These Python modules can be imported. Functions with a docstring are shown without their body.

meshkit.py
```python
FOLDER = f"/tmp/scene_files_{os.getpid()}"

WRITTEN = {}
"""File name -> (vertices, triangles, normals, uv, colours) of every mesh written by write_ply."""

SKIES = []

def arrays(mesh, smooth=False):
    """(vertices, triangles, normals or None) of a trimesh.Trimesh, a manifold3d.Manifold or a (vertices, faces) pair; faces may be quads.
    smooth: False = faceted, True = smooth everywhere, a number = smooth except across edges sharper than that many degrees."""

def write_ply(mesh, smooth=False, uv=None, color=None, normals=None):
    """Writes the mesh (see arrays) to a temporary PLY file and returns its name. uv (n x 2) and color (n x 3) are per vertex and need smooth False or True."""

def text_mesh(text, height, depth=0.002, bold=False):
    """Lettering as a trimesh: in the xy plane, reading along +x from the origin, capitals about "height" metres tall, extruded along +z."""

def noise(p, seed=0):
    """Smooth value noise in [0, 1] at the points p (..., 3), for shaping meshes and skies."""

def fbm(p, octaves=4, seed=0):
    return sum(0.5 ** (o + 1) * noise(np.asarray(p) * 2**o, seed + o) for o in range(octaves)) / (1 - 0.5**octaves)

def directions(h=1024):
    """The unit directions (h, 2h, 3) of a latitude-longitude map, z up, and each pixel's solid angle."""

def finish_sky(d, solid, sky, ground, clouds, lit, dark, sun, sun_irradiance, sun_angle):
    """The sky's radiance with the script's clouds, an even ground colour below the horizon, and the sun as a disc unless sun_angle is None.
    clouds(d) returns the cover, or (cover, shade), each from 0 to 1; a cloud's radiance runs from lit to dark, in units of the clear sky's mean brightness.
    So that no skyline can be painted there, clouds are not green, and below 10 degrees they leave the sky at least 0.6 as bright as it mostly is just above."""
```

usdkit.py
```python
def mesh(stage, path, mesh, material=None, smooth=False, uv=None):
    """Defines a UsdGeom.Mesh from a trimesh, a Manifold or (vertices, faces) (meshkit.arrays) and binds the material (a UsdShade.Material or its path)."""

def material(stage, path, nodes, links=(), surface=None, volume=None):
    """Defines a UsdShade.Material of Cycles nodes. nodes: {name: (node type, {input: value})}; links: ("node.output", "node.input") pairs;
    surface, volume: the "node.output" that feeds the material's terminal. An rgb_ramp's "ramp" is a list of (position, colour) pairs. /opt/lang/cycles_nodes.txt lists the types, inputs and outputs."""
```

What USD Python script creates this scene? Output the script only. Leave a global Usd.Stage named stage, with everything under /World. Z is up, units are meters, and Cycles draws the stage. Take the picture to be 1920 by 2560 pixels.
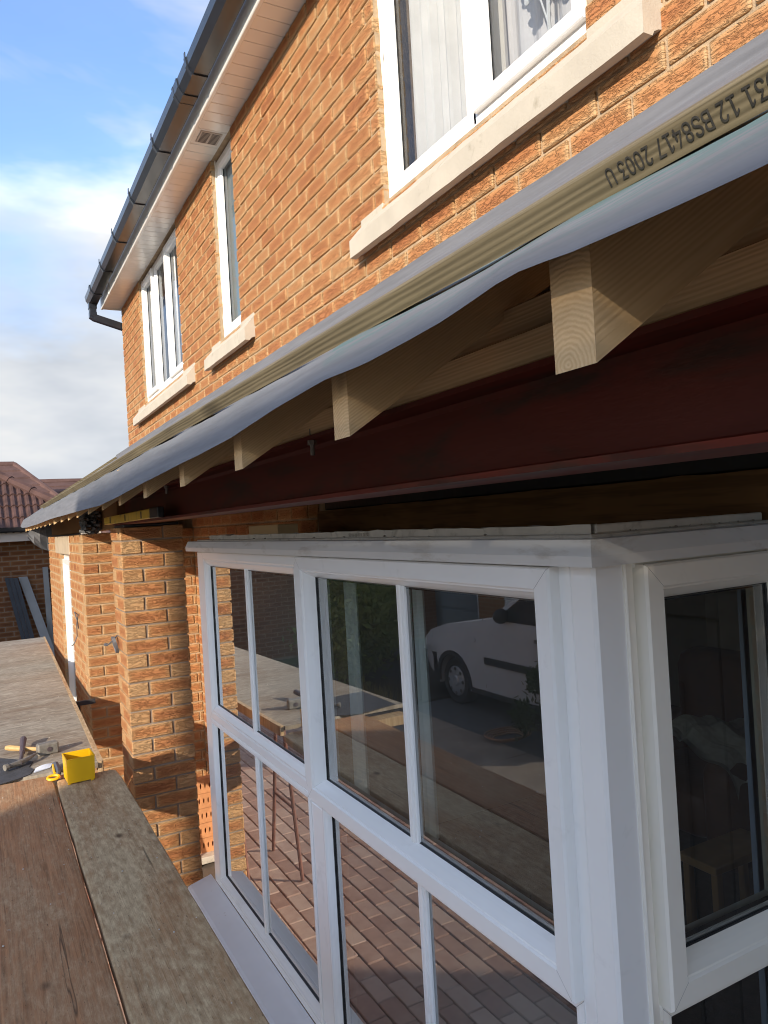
import math, random
import numpy as np, trimesh, usdkit, meshkit
from pxr import Usd, UsdGeom, UsdLux, UsdShade, Gf, Sdf, Vt
from shapely.geometry import Polygon, Point, box as sbox
from shapely import affinity
from shapely.ops import unary_union

stage = Usd.Stage.CreateInMemory()
W = UsdGeom.Xform.Define(stage, '/World')
stage.SetDefaultPrim(W.GetPrim())
UsdGeom.Scope.Define(stage, '/World/Looks')
PI = math.pi
H = 2.35                      # height of the camera above the paving; every z below is written relative to the camera
rnd = random.Random(7)
rng = np.random.default_rng(11)

# ------------------------------------------------------------------ camera, sky, sun, exposure
EXPOSURE = 1.62
SUN_I, SKY_S = 0.5, 0.15
cam = UsdGeom.Camera.Define(stage, '/World/camera')
yaw, pitch, roll = (math.radians(a) for a in (28.387, 0.5503, -3.3693))
fw = np.array([math.sin(yaw)*math.cos(pitch), math.cos(yaw)*math.cos(pitch), math.sin(pitch)])
rt = np.array([math.cos(yaw), -math.sin(yaw), 0.0]); up = np.cross(rt, fw)
cr, sr = math.cos(roll), math.sin(roll)
rt, up = cr*rt + sr*up, -sr*rt + cr*up
m = Gf.Matrix4d(*rt, 0, *up, 0, *(-fw), 0, 0, 0, H, 1)
cam.AddTransformOp().Set(m)
cam.CreateHorizontalApertureAttr(36.0); cam.CreateVerticalApertureAttr(48.0)
cam.CreateFocalLengthAttr(36*1867.1/1920)
cam.CreateClippingRangeAttr(Gf.Vec2f(0.05, 1000))
cam.CreateExposureAttr(EXPOSURE)

SUN = np.array([1.0, 0.75, -0.435]); SUN /= np.linalg.norm(SUN)       # the way the light travels
ELEV, ROT = math.asin(-SUN[2]), math.atan2(-SUN[0], -SUN[1])
sky_mat = usdkit.material(stage, '/World/Looks/sky_material', {
    'tc': ('texture_coordinate', {}),
    'sky': ('sky_texture', {'sky_type': 'single_scattering', 'sun_disc': False, 'sun_elevation': ELEV, 'sun_rotation': ROT, 'altitude': 50.0, 'air_density': 1.0, 'aerosol_density': 0.6, 'ozone_density': 1.5}),
    'map': ('mapping', {'scale': (1.5, 1.5, 3.4), 'location': (2.1, 1.3, 0.4)}),
    'n1': ('noise_texture', {'scale': 1.35, 'detail': 6.0, 'roughness': 0.52, 'distortion': 0.35}),
    'map2': ('mapping', {'scale': (1.0, 1.0, 2.6), 'location': (2.3, 0.4, 1.1)}),
    'n2': ('noise_texture', {'scale': 3.0, 'detail': 5.0, 'roughness': 0.5}),
    'cov': ('rgb_ramp', {'ramp': [(0.0, (0.03,)*3), (0.40, (0.10,)*3), (0.50, (0.55,)*3), (0.62, (0.92,)*3), (1.0, (0.97,)*3)]}),
    'shade': ('rgb_ramp', {'ramp': [(0.30, (1.05, 1.18, 1.38)), (0.48, (1.65, 1.72, 1.82)), (0.60, (2.1, 2.08, 2.02)), (0.74, (3.9, 3.75, 3.55))]}),
    'tint': ('mix_color', {'blend_type': 'multiply', 'fac': 1.0, 'b': (0.56, 0.68, 0.85), 'use_clamp': False}),
    'sx': ('separate_xyz', {}), 'hz': ('map_range', {'from_min': 0.0, 'from_max': 0.26, 'to_min': 0.5, 'to_max': 0.0, 'clamp': True}), 'cz': ('math', {'math_type': 'add', 'use_clamp': True}),
    'mix': ('mix_color', {'use_clamp': False}),
    'bg': ('background_shader', {'strength': SKY_S}),
}, [('tc.generated', 'map.vector'), ('map.vector', 'n1.vector'), ('tc.generated', 'map2.vector'), ('map2.vector', 'n2.vector'), ('n1.fac', 'cov.fac'), ('n2.fac', 'shade.fac'),
    ('sky.color', 'tint.a'), ('tint.result', 'mix.a'), ('shade.color', 'mix.b'), ('tc.generated', 'sx.vector'), ('sx.z', 'hz.value'), ('hz.result', 'cz.value1'), ('cov.color', 'cz.value2'), ('cz.value', 'mix.fac'), ('mix.result', 'bg.color')], surface='bg.background')
dome = UsdLux.DomeLight.Define(stage, '/World/sky')
UsdShade.MaterialBindingAPI.Apply(dome.GetPrim()).Bind(sky_mat)
dome.GetPrim().SetCustomDataByKey('kind', 'structure')
sun = UsdLux.DistantLight.Define(stage, '/World/sun')
sun.CreateIntensityAttr(SUN_I); sun.CreateAngleAttr(0.53); sun.CreateNormalizeAttr(True); sun.CreateColorAttr(Gf.Vec3f(1.0, 0.89, 0.74))
zx = -SUN; xx = np.cross([0, 0, 1], zx); xx /= np.linalg.norm(xx); yx = np.cross(zx, xx)
sun.AddTransformOp().Set(Gf.Matrix4d(*xx, 0, *yx, 0, *zx, 0, 0, 0, 0, 1))

# ------------------------------------------------------------------ objects: names, things, parts
used, base_of = {}, {}
def path_for(name, parent):
    up_ = parent if parent else '/World'
    n = used.get((up_, name), 0); used[(up_, name)] = n + 1
    return f'{up_}/{name}' + (f'_{n:03d}' if n else '')
def tag(prim, label=None, cat=None, group=None, kind=None):
    for k, v in (('label', label), ('category', cat), ('group', group), ('kind', kind)):
        if v: prim.SetCustomDataByKey(k, v)
def thing(name, label, cat, loc=(0, 0, 0), group=None, kind=None):
    p = path_for(name, None); x = UsdGeom.Xform.Define(stage, p)
    x.AddTranslateOp().Set(Gf.Vec3d(loc[0], loc[1], loc[2] + H)); base_of[p] = np.array(loc, float)
    tag(x.GetPrim(), label, cat, group, kind); return p
def obj(name, mesh, mat, parent=None, label=None, cat=None, group=None, kind=None, smooth=False, loc=None):
    """ONE Mesh prim. loc: a float3 per vertex passed to the material as the attribute loc."""
    p = path_for(name, parent)
    if isinstance(mesh, MB): v, f, l = mesh.arrays(); loc = l if loc is None and mesh.has_loc else loc
    elif isinstance(mesh, trimesh.Trimesh): v, f = np.array(mesh.vertices), np.array(mesh.faces)
    else: v, f = mesh
    v = np.array(v, float)
    root = '/World/' + p.split('/')[2]
    off = base_of.get(root) if parent else None
    v = v - off if off is not None else v + [0, 0, H]
    g = usdkit.mesh(stage, p, (v, f), MAT[mat], smooth=smooth)
    if loc is not None and not smooth:
        UsdGeom.PrimvarsAPI(g).CreatePrimvar('loc', Sdf.ValueTypeNames.Color3fArray, 'vertex').Set(Vt.Vec3fArray.FromNumpy(np.asarray(loc, np.float32)))
    tag(g.GetPrim(), label, cat, group, kind)
    return p

# unit bevelled box topology
def _bev():
    s = np.array([[a, b, c] for a in (0, 1) for b in (0, 1) for c in (0, 1)], float)
    vs, key = [], []
    for c in s:
        for ax in range(3):
            q = c.copy(); k = np.where(c == 0, 1.0, -1.0); k[ax] = 0
            vs.append(q + 0.1*k); key.append((c, ax))
    h = trimesh.convex.convex_hull(np.array(vs), qhull_options='QbB Pp')
    tree = {tuple(np.round(v, 4)): i for i, v in enumerate(vs)}
    idx = [tree[tuple(np.round(v, 4))] for v in h.vertices]
    return np.array([k[0] for k in key]), np.array([k[1] for k in key]), np.array(idx)[h.faces]
BC, BA, BF = _bev()
class MB:
    def __init__(s): s.v, s.f, s.l, s.n, s.has_loc = [], [], [], 0, False
    def add(s, v, f, loc=None):
        v = np.asarray(v, float).reshape(-1, 3); f = np.asarray(f, int)
        if f.ndim == 2 and f.shape[1] == 4: f = np.vstack([f[:, [0, 1, 2]], f[:, [0, 2, 3]]])
        s.v.append(v); s.f.append(f + s.n); s.n += len(v)
        if loc is not None: s.has_loc = True
        s.l.append(np.zeros((len(v), 3)) if loc is None else np.broadcast_to(np.asarray(loc, float), (len(v), 3)))
        return s
    def mesh(s, m, T=None):
        v = np.array(m.vertices); 
        if T is not None: v = trimesh.transform_points(v, T)
        return s.add(v, m.faces)
    def box(s, x0, x1, y0, y1, z0, z1, b=0.0, loc=None, jit=0.0):
        lo, hi = np.array([x0, y0, z0], float), np.array([x1, y1, z1], float)
        if b <= 0:
            c = np.array([[i, j, k] for i in (0, 1) for j in (0, 1) for k in (0, 1)], float)
            v = lo + c*(hi - lo)
            f = [[0, 1, 3, 2], [4, 6, 7, 5], [0, 4, 5, 1], [2, 3, 7, 6], [0, 2, 6, 4], [1, 5, 7, 3]]
            return s.add(v, f, loc)
        c = BC; k = np.where(c == 0, 1.0, -1.0).copy(); k[np.arange(24), BA] = 0
        v = lo + c*(hi - lo) + b*k
        if jit: v = v + rng.uniform(-jit, jit, v.shape)
        return s.add(v, BF, loc)
    def prism(s, poly, a0, a1, axis):
        """poly: 2-D points; extruded along axis from a0 to a1. axis 'y': points are (x, z); 'x': (y, z); 'z': (x, y)."""
        P = poly if isinstance(poly, Polygon) else Polygon(poly)
        for g in getattr(P, 'geoms', [P]):
            m_ = trimesh.creation.extrude_polygon(g, abs(a1 - a0), engine='earcut'); v = np.array(m_.vertices); lo = min(a0, a1)
            v = {'y': np.c_[v[:, 0], v[:, 2] + lo, v[:, 1]], 'x': np.c_[v[:, 2] + lo, v[:, 0], v[:, 1]], 'z': np.c_[v[:, 0], v[:, 1], v[:, 2] + lo]}[axis]
            s.add(v, m_.faces)
        return s
    def tube(s, pts, r, n=8, cap=True):
        pts = np.asarray(pts, float); r = np.broadcast_to(np.asarray(r, float), (len(pts),))
        t = np.gradient(pts, axis=0); t /= np.maximum(np.linalg.norm(t, axis=1, keepdims=True), 1e-9)
        ref = np.array([0, 0, 1.0]) if abs(t[0][2]) < 0.9 else np.array([1.0, 0, 0])
        rows = []
        for p_, t_, r_ in zip(pts, t, r):
            a = np.cross(t_, ref); a /= max(np.linalg.norm(a), 1e-9); b = np.cross(t_, a); ref = np.cross(a, t_)
            th = np.arange(n)*2*PI/n
            rows.append(p_ + r_*(np.cos(th)[:, None]*a + np.sin(th)[:, None]*b))
        v = np.vstack(rows); f = []
        for i in range(len(pts) - 1):
            for j in range(n):
                f.append([i*n + j, i*n + (j+1) % n, (i+1)*n + (j+1) % n, (i+1)*n + j])
        s.add(v, f)
        if cap:
            for i in (0, len(pts) - 1):
                s.add(np.vstack([rows[i], rows[i].mean(0)]), [[j, (j+1) % n, n] for j in range(n)])
        return s
    def grid(s, P):
        P = np.asarray(P, float); a, b = P.shape[:2]
        i, j = np.meshgrid(np.arange(a-1), np.arange(b-1), indexing='ij')
        q = (i*b + j).ravel()
        return s.add(P.reshape(-1, 3), np.c_[q, q+1, q+b+1, q+b])
    def ring(s, a0, a1, b0, b1, prof, plane):
        """A mitred rectangular frame: prof is a list of (inset, out); plane(a, b, out) gives the points."""
        rows = []
        for t, d in prof:
            rows.append(plane(np.array([a0+t, a1-t, a1-t, a0+t]), np.array([b0+t, b0+t, b1-t, b1-t]), d))
        v = np.vstack(rows); f = []
        for i in range(len(prof) - 1):
            for j in range(4): f.append([i*4+j, i*4+(j+1) % 4, (i+1)*4+(j+1) % 4, (i+1)*4+j])
        return s.add(v, f)
    def arrays(s):
        return np.vstack(s.v), np.vstack(s.f), np.vstack(s.l)

# ------------------------------------------------------------------ materials
MAT = {}
def mat(name, nodes, links, surface='p.BSDF'):
    MAT[name] = usdkit.material(stage, '/World/Looks/' + name, nodes, links, surface=surface)
def plain(name, color, rough=0.5, metal=0.0, spec=0.5, var=0.0, scale=6.0, bump=0.0, bscale=60.0, dirt=None, dscale=4.0, dlo=0.55, dhi=0.75, stretch=(1, 1, 1), **kw):
    n = {'g': ('geometry', {}), 'mp': ('mapping', {'scale': stretch}), 'p': ('principled_bsdf', {'base_color': color, 'roughness': rough, 'metallic': metal, 'specular_ior_level': spec, **kw})}
    l = [('g.position', 'mp.vector')]
    src = None
    if var or dirt:
        c = np.array(color)
        n['n'] = ('noise_texture', {'scale': scale, 'detail': 4.0, 'roughness': 0.6})
        n['r'] = ('rgb_ramp', {'ramp': [(0.3, tuple(c*(1-var))), (0.7, tuple(np.minimum(c*(1+var), 0.95)))]})
        l += [('mp.vector', 'n.vector'), ('n.fac', 'r.fac')]; src = 'r.color'
    if dirt:
        n['dn'] = ('noise_texture', {'scale': dscale, 'detail': 6.0, 'roughness': 0.65, 'distortion': 0.4})
        n['dr'] = ('rgb_ramp', {'ramp': [(dlo, (0, 0, 0)), (dhi, (1, 1, 1))]})
        n['dm'] = ('mix_color', {'b': dirt})
        l += [('mp.vector', 'dn.vector'), ('dn.fac', 'dr.fac'), ('dr.color', 'dm.fac'), (src, 'dm.a')]; src = 'dm.result'
    if src: l.append((src, 'p.base_color'))
    if bump:
        n['bn'] = ('noise_texture', {'scale': bscale, 'detail': 3.0, 'roughness': 0.6}); n['b'] = ('bump', {'strength': 1.0, 'distance': bump})
        l += [('mp.vector', 'bn.vector'), ('bn.fac', 'b.height'), ('b.normal', 'p.normal')]
    mat(name, n, l)

def brick_mat(name, ramp, along, ridge=0.0036, fine=1.0):
    """Rustic wire-cut brick: torn wavy ridges along the brick; loc = (u, v, tone)."""
    n = {'g': ('geometry', {}), 'at': ('attribute', {'attribute': 'loc'}), 'sl': ('separate_xyz', {}),
         's': ('separate_xyz', {}), 'xy': ('math', {'math_type': 'add'}), 'tz': ('math', {'math_type': 'multiply_add', 'value2': 7.3}),
         'v': ('combine_xyz', {}), 'mr': ('mapping', {'scale': (24.0, 1.0, 105.0)}), 'mc': ('mapping', {'scale': (7.0, 1.0, 22.0)}), 'mg': ('mapping', {'scale': (140.0, 140.0, 260.0)}),
         'nr': ('noise_texture', {'scale': 1.0, 'detail': 3.0, 'roughness': 0.6, 'distortion': 0.55}),
         'ab': ('math', {'math_type': 'subtract', 'value2': 0.5}), 'aa': ('math', {'math_type': 'absolute'}), 'cr': ('rgb_ramp', {'ramp': [(0.0, (0.0,)*3), (0.02, (0.5,)*3), (0.07, (0.9,)*3), (0.2, (1,)*3)]}),
         'ng': ('noise_texture', {'scale': 1.0, 'detail': 2.0, 'roughness': 0.6}),
         'hs': ('math', {'math_type': 'multiply_add', 'value2': 0.6}), 'hn': ('math', {'math_type': 'multiply_add', 'value2': 2.4}),
         'b': ('bump', {'strength': 1.0, 'distance': ridge}),
         'nc': ('noise_texture', {'scale': 1.0, 'detail': 4.0, 'roughness': 0.62, 'distortion': 0.6}),
         'tf': ('math', {'math_type': 'multiply_add', 'value2': 0.70, 'value3': -0.15}), 'tn': ('math', {'math_type': 'multiply_add', 'value2': 0.34}),
         'u1': ('math', {'math_type': 'subtract', 'value2': 0.5}), 'u2': ('math', {'math_type': 'absolute'}), 'u3': ('math', {'math_type': 'multiply', 'value2': 2.0}), 'u4': ('math', {'math_type': 'power', 'value2': 6.0}),
         'v1': ('math', {'math_type': 'subtract', 'value2': 0.5}), 'v2': ('math', {'math_type': 'absolute'}), 'v3': ('math', {'math_type': 'multiply', 'value2': 2.0}), 'v4': ('math', {'math_type': 'power', 'value2': 2.2}),
         'e': ('math', {'math_type': 'maximum'}), 'ef': ('math', {'math_type': 'multiply_add', 'value2': 0.58}),
         'ramp': ('rgb_ramp', {'ramp': ramp}), 'dk': ('mix_color', {'blend_type': 'multiply', 'fac': 0.06}),
         'p': ('principled_bsdf', {'roughness': 0.88, 'specular_ior_level': 0.2})}
    l = [('at.vector', 'sl.vector'), ('g.position', 's.vector'), ('s.x', 'xy.value1'), ('s.y', 'xy.value2'), ('sl.z', 'tz.value1'), ('s.z', 'tz.value3'),
         ('xy.value', 'v.x'), ('sl.z', 'v.y'), ('tz.value', 'v.z'), ('v.vector', 'mr.vector'), ('v.vector', 'mc.vector'), ('v.vector', 'mg.vector'), ('mr.vector', 'nr.vector'), ('mg.vector', 'ng.vector'), ('mc.vector', 'nc.vector'),
         ('nr.fac', 'ab.value1'), ('ab.value', 'aa.value1'), ('aa.value', 'cr.fac'), ('nr.fac', 'hn.value1'), ('cr.color', 'hn.value3'), ('ng.fac', 'hs.value1'), ('hn.value', 'hs.value3'), ('hs.value', 'b.height'), ('b.normal', 'p.normal'),
         ('sl.z', 'tf.value1'), ('nc.fac', 'tn.value1'), ('tf.value', 'tn.value3'),
         ('sl.x', 'u1.value1'), ('u1.value', 'u2.value1'), ('u2.value', 'u3.value1'), ('u3.value', 'u4.value1'), ('sl.y', 'v1.value1'), ('v1.value', 'v2.value1'), ('v2.value', 'v3.value1'), ('v3.value', 'v4.value1'),
         ('u4.value', 'e.value1'), ('v4.value', 'e.value2'), ('e.value', 'ef.value1'), ('tn.value', 'ef.value3'), ('ef.value', 'ramp.fac'), ('ramp.color', 'dk.a'), ('cr.color', 'dk.b'), ('dk.result', 'p.base_color')]
    mat(name, n, l)
BR = [(0.0, (0.33, 0.122, 0.054)), (0.25, (0.41, 0.163, 0.066)), (0.5, (0.475, 0.212, 0.085)), (0.75, (0.515, 0.268, 0.116)), (1.0, (0.54, 0.335, 0.168))]
brick_mat('rustic_brick', BR, 'y')
brick_mat('rustic_brick_plain', [(p_, tuple(np.array(c)*0.96)) for p_, c in BR], 'x', ridge=0.003)
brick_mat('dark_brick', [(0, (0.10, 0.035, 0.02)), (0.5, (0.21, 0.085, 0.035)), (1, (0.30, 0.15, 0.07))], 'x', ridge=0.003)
plain('mortar', (0.43, 0.315, 0.20), 0.95, spec=0.1, var=0.22, scale=14, bump=0.003, bscale=170)
plain('grey_mortar', (0.26, 0.20, 0.15), 0.95, spec=0.1, var=0.22, scale=14, bump=0.003, bscale=170)
plain('upvc', (0.88, 0.865, 0.835), 0.22, var=0.02, scale=3, dirt=(0.62, 0.60, 0.56), dscale=7, dlo=0.62, dhi=0.9)
plain('upvc_cream', (0.86, 0.81, 0.71), 0.3, var=0.03, scale=4, dirt=(0.58, 0.54, 0.46), dscale=6, dlo=0.58, dhi=0.9)
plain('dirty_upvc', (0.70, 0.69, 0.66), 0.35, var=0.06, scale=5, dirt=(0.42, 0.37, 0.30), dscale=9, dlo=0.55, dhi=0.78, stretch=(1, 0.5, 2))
plain('cill_upvc', (0.74, 0.74, 0.75), 0.35, var=0.04, scale=5, dirt=(0.30, 0.15, 0.10), dscale=16, dlo=0.67, dhi=0.78)
plain('soffit_white', (0.80, 0.76, 0.70), 0.22, var=0.02, scale=3)
plain('weld_grey', (0.22, 0.21, 0.20), 0.7)
plain('pale_render', (0.62, 0.59, 0.53), 0.9, var=0.05)
plain('door_brown', (0.035, 0.020, 0.012), 0.6, var=0.2, scale=8)
plain('flap_grey', (0.10, 0.10, 0.105), 0.8, var=0.2, scale=10)
plain('rubber_black', (0.012, 0.012, 0.013), 0.45)
plain('gutter_grey', (0.020, 0.023, 0.029), 0.24, spec=0.6, var=0.1, scale=6)
plain('sill_stone', (0.49, 0.435, 0.35), 0.8, spec=0.2, var=0.07, scale=7, bump=0.001, bscale=140, dirt=(0.30, 0.26, 0.19), dscale=11, dlo=0.6, dhi=0.8)
plain('red_oxide_steel', (0.118, 0.021, 0.013), 0.55, spec=0.25, var=0.15, scale=7, bump=0.0006, bscale=90, dirt=(0.055, 0.024, 0.016), dscale=9, dlo=0.52, dhi=0.66, stretch=(1, 0.22, 1))
plain('galvanised', (0.35, 0.34, 0.33), 0.4, metal=0.9)
plain('rusty_steel', (0.16, 0.06, 0.035), 0.8, var=0.35, scale=18)
plain('black_steel', (0.03, 0.028, 0.028), 0.55, var=0.2, scale=10)
plain('dpc_black', (0.010, 0.011, 0.011), 0.55, var=0.2, bump=0.002, bscale=40)
plain('yellow_plastic', (0.82, 0.46, 0.005), 0.38, var=0.03, scale=9)
plain('yellow_paint', (0.55, 0.36, 0.03), 0.4, var=0.1, scale=9, dirt=(0.20, 0.13, 0.04), dscale=14)
plain('paper', (0.75, 0.77, 0.82), 0.85)
plain('hammer_steel', (0.24, 0.215, 0.18), 0.55, metal=0.35, var=0.25, scale=30, bump=0.001, bscale=60)
plain('hammer_grip', (0.09, 0.065, 0.07), 0.6, var=0.15, scale=30)
plain('ash_handle', (0.52, 0.33, 0.13), 0.6, var=0.2, scale=20)
plain('roof_felt', (0.055, 0.055, 0.06), 0.85, var=0.25, scale=18, bump=0.002, bscale=90)
plain('cable_grey', (0.10, 0.10, 0.11), 0.5)
plain('render_stone', (0.44, 0.35, 0.25), 0.9, spec=0.15, var=0.12, scale=9, bump=0.002, bscale=80)
plain('roof_tile', (0.092, 0.050, 0.042), 0.8, spec=0.25, var=0.3, scale=5, bump=0.002, bscale=50)
plain('roof_tile_far', (0.115, 0.066, 0.056), 0.85, spec=0.2, var=0.2, scale=3)
plain('cream_paint', (0.52, 0.44, 0.37), 0.5, var=0.05)
plain('dark_plank', (0.020, 0.022, 0.026), 0.5, var=0.3, scale=8)
plain('grey_board', (0.24, 0.235, 0.225), 0.7, var=0.1, scale=4)
plain('tarmac', (0.085, 0.085, 0.088), 0.92, var=0.25, scale=9, bump=0.004, bscale=150)
plain('concrete', (0.27, 0.215, 0.165), 0.9, var=0.2, scale=3, bump=0.003, bscale=80, dirt=(0.19, 0.15, 0.12), dscale=2, dlo=0.45, dhi=0.7)
plain('lawn', (0.05, 0.075, 0.025), 0.95, var=0.3, scale=8, bump=0.02, bscale=60)
plain('sand_joint', (0.13, 0.10, 0.075), 0.95, var=0.2, scale=20)
plain('plaster', (0.52, 0.44, 0.35), 0.9, var=0.05)
plain('ceiling_white', (0.55, 0.53, 0.5), 0.9)
plain('carpet', (0.10, 0.075, 0.055), 0.95, var=0.2, scale=20, bump=0.004, bscale=120)
plain('brown_leather', (0.13, 0.045, 0.018), 0.5, var=0.2, scale=6, bump=0.003, bscale=40)
plain('table_oak', (0.42, 0.23, 0.09), 0.45, var=0.2, scale=10, stretch=(1, 1, 0.2))
plain('throw_wool', (0.50, 0.44, 0.36), 0.95, var=0.15, scale=25)
plain('curtain_white', (0.86, 0.88, 0.86), 0.9)
plain('net_white', (0.80, 0.77, 0.74), 0.9, var=0.05, scale=10)
plain('net_grey', (0.72, 0.70, 0.72), 0.9, var=0.06, scale=8)
plain('flower_white', (0.78, 0.79, 0.80), 0.8)
plain('curtain_blue', (0.30, 0.36, 0.47), 0.9, var=0.1, scale=3)
plain('frosted', (0.24, 0.31, 0.34), 0.5)
plain('van_silver', (0.50, 0.51, 0.53), 0.3, metal=0.1, var=0.03)
plain('van_black', (0.018, 0.018, 0.02), 0.6)
plain('tyre', (0.016, 0.016, 0.016), 0.85)
plain('hub_silver', (0.42, 0.42, 0.44), 0.35, metal=0.6)
plain('van_glass', (0.012, 0.015, 0.018), 0.05, spec=0.7)
plain('headlight', (0.6, 0.62, 0.65), 0.1)
plain('door_grey', (0.27, 0.30, 0.315), 0.45, var=0.05)
plain('hose_orange', (0.30, 0.16, 0.08), 0.5)
plain('soil', (0.03, 0.025, 0.02), 0.95)
plain('rubble', (0.24, 0.20, 0.16), 0.95, var=0.3, scale=40)
plain('terracotta', (0.60, 0.28, 0.12), 0.85, var=0.15, scale=20, bump=0.002, bscale=90)
plain('hole_dark', (0.03, 0.014, 0.01), 0.95)
plain('cement_board', (0.55, 0.50, 0.42), 0.85, var=0.12, scale=14, dirt=(0.30, 0.26, 0.20), dscale=20)
plain('ink', (0.030, 0.027, 0.022), 0.85, var=0.6, scale=120)
plain('ink_faint', (0.30, 0.26, 0.20), 0.85)
plain('bark', (0.09, 0.06, 0.04), 0.95, var=0.3, scale=20)
plain('mesh_bag', (0.10, 0.10, 0.10), 0.9, var=0.4, scale=30)
def wood(name, light, dark, ring=70.0, rough=0.75, knots=True, old=0.0, kscale=6.0):
    """Sawn timber: loc = (across, depth, along) in metres, rings about the pith, knots."""
    n = {'at': ('attribute', {'attribute': 'loc'}), 'm': ('mapping', {'scale': (1.0, 1.0, 0.055), 'location': (0.004, 0.03, 0.0)}), 'w': ('wave_texture', {'wave_type': 'rings', 'rings_direction': 'z', 'scale': ring, 'distortion': 4.5, 'detail': 3.0, 'detail_scale': 1.1, 'detail_roughness': 0.6}),
         'mn': ('mapping', {'scale': (60.0, 60.0, 4.0)}), 'nn': ('noise_texture', {'scale': 1.0, 'detail': 5.0, 'roughness': 0.65}),
         'mx': ('mix_float', {'fac': 0.62}), 'r': ('rgb_ramp', {'ramp': [(0.15, dark), (0.6, light), (1.0, tuple(np.array(light)*1.08))]}),
         'mk': ('mapping', {'scale': (1.0, 1.0, 0.62)}), 'k': ('voronoi_texture', {'scale': kscale, 'randomness': 1.0}), 'kr': ('rgb_ramp', {'ramp': [(0.05, (1, 1, 1)), (0.10, (0.35,)*3), (0.13, (0, 0, 0))]}),
         'kk': ('mix_color', {'b': tuple(np.array(dark)*0.35)}), 'nb': ('noise_texture', {'scale': 2.3, 'detail': 3.0}), 'br': ('rgb_ramp', {'ramp': [(0.35, (0.78, 0.76, 0.74)), (0.65, (1.06, 1.04, 1.0))]}), 'mm': ('mix_color', {'blend_type': 'multiply', 'fac': 1.0, 'use_clamp': False}),
         'b': ('bump', {'strength': 0.6, 'distance': 0.0012}), 'p': ('principled_bsdf', {'roughness': rough, 'specular_ior_level': 0.25})}
    l = [('at.vector', 'm.vector'), ('m.vector', 'w.vector'), ('at.vector', 'mn.vector'), ('mn.vector', 'nn.vector'), ('w.fac', 'mx.a'), ('nn.fac', 'mx.b'), ('mx.result', 'r.fac'), ('at.vector', 'mk.vector'), ('mk.vector', 'k.vector'), ('k.distance', 'kr.fac'),
         ('r.color', 'mm.a'), ('at.vector', 'nb.vector'), ('nb.fac', 'br.fac'), ('br.color', 'mm.b'), ('mm.result', 'kk.a'), ('mx.result', 'b.height'), ('b.normal', 'p.normal')]
    l += [('kr.color', 'kk.fac'), ('kk.result', 'p.base_color')] if knots else [('mm.result', 'p.base_color')]
    mat(name, n, l)
wood('pine', (0.74, 0.51, 0.275), (0.62, 0.40, 0.195), kscale=5.0)
wood('treated_pine', (0.190, 0.158, 0.098), (0.092, 0.076, 0.046), ring=52, kscale=2.0)
wood('old_timber', (0.22, 0.115, 0.045), (0.12, 0.06, 0.022), kscale=8)
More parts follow.
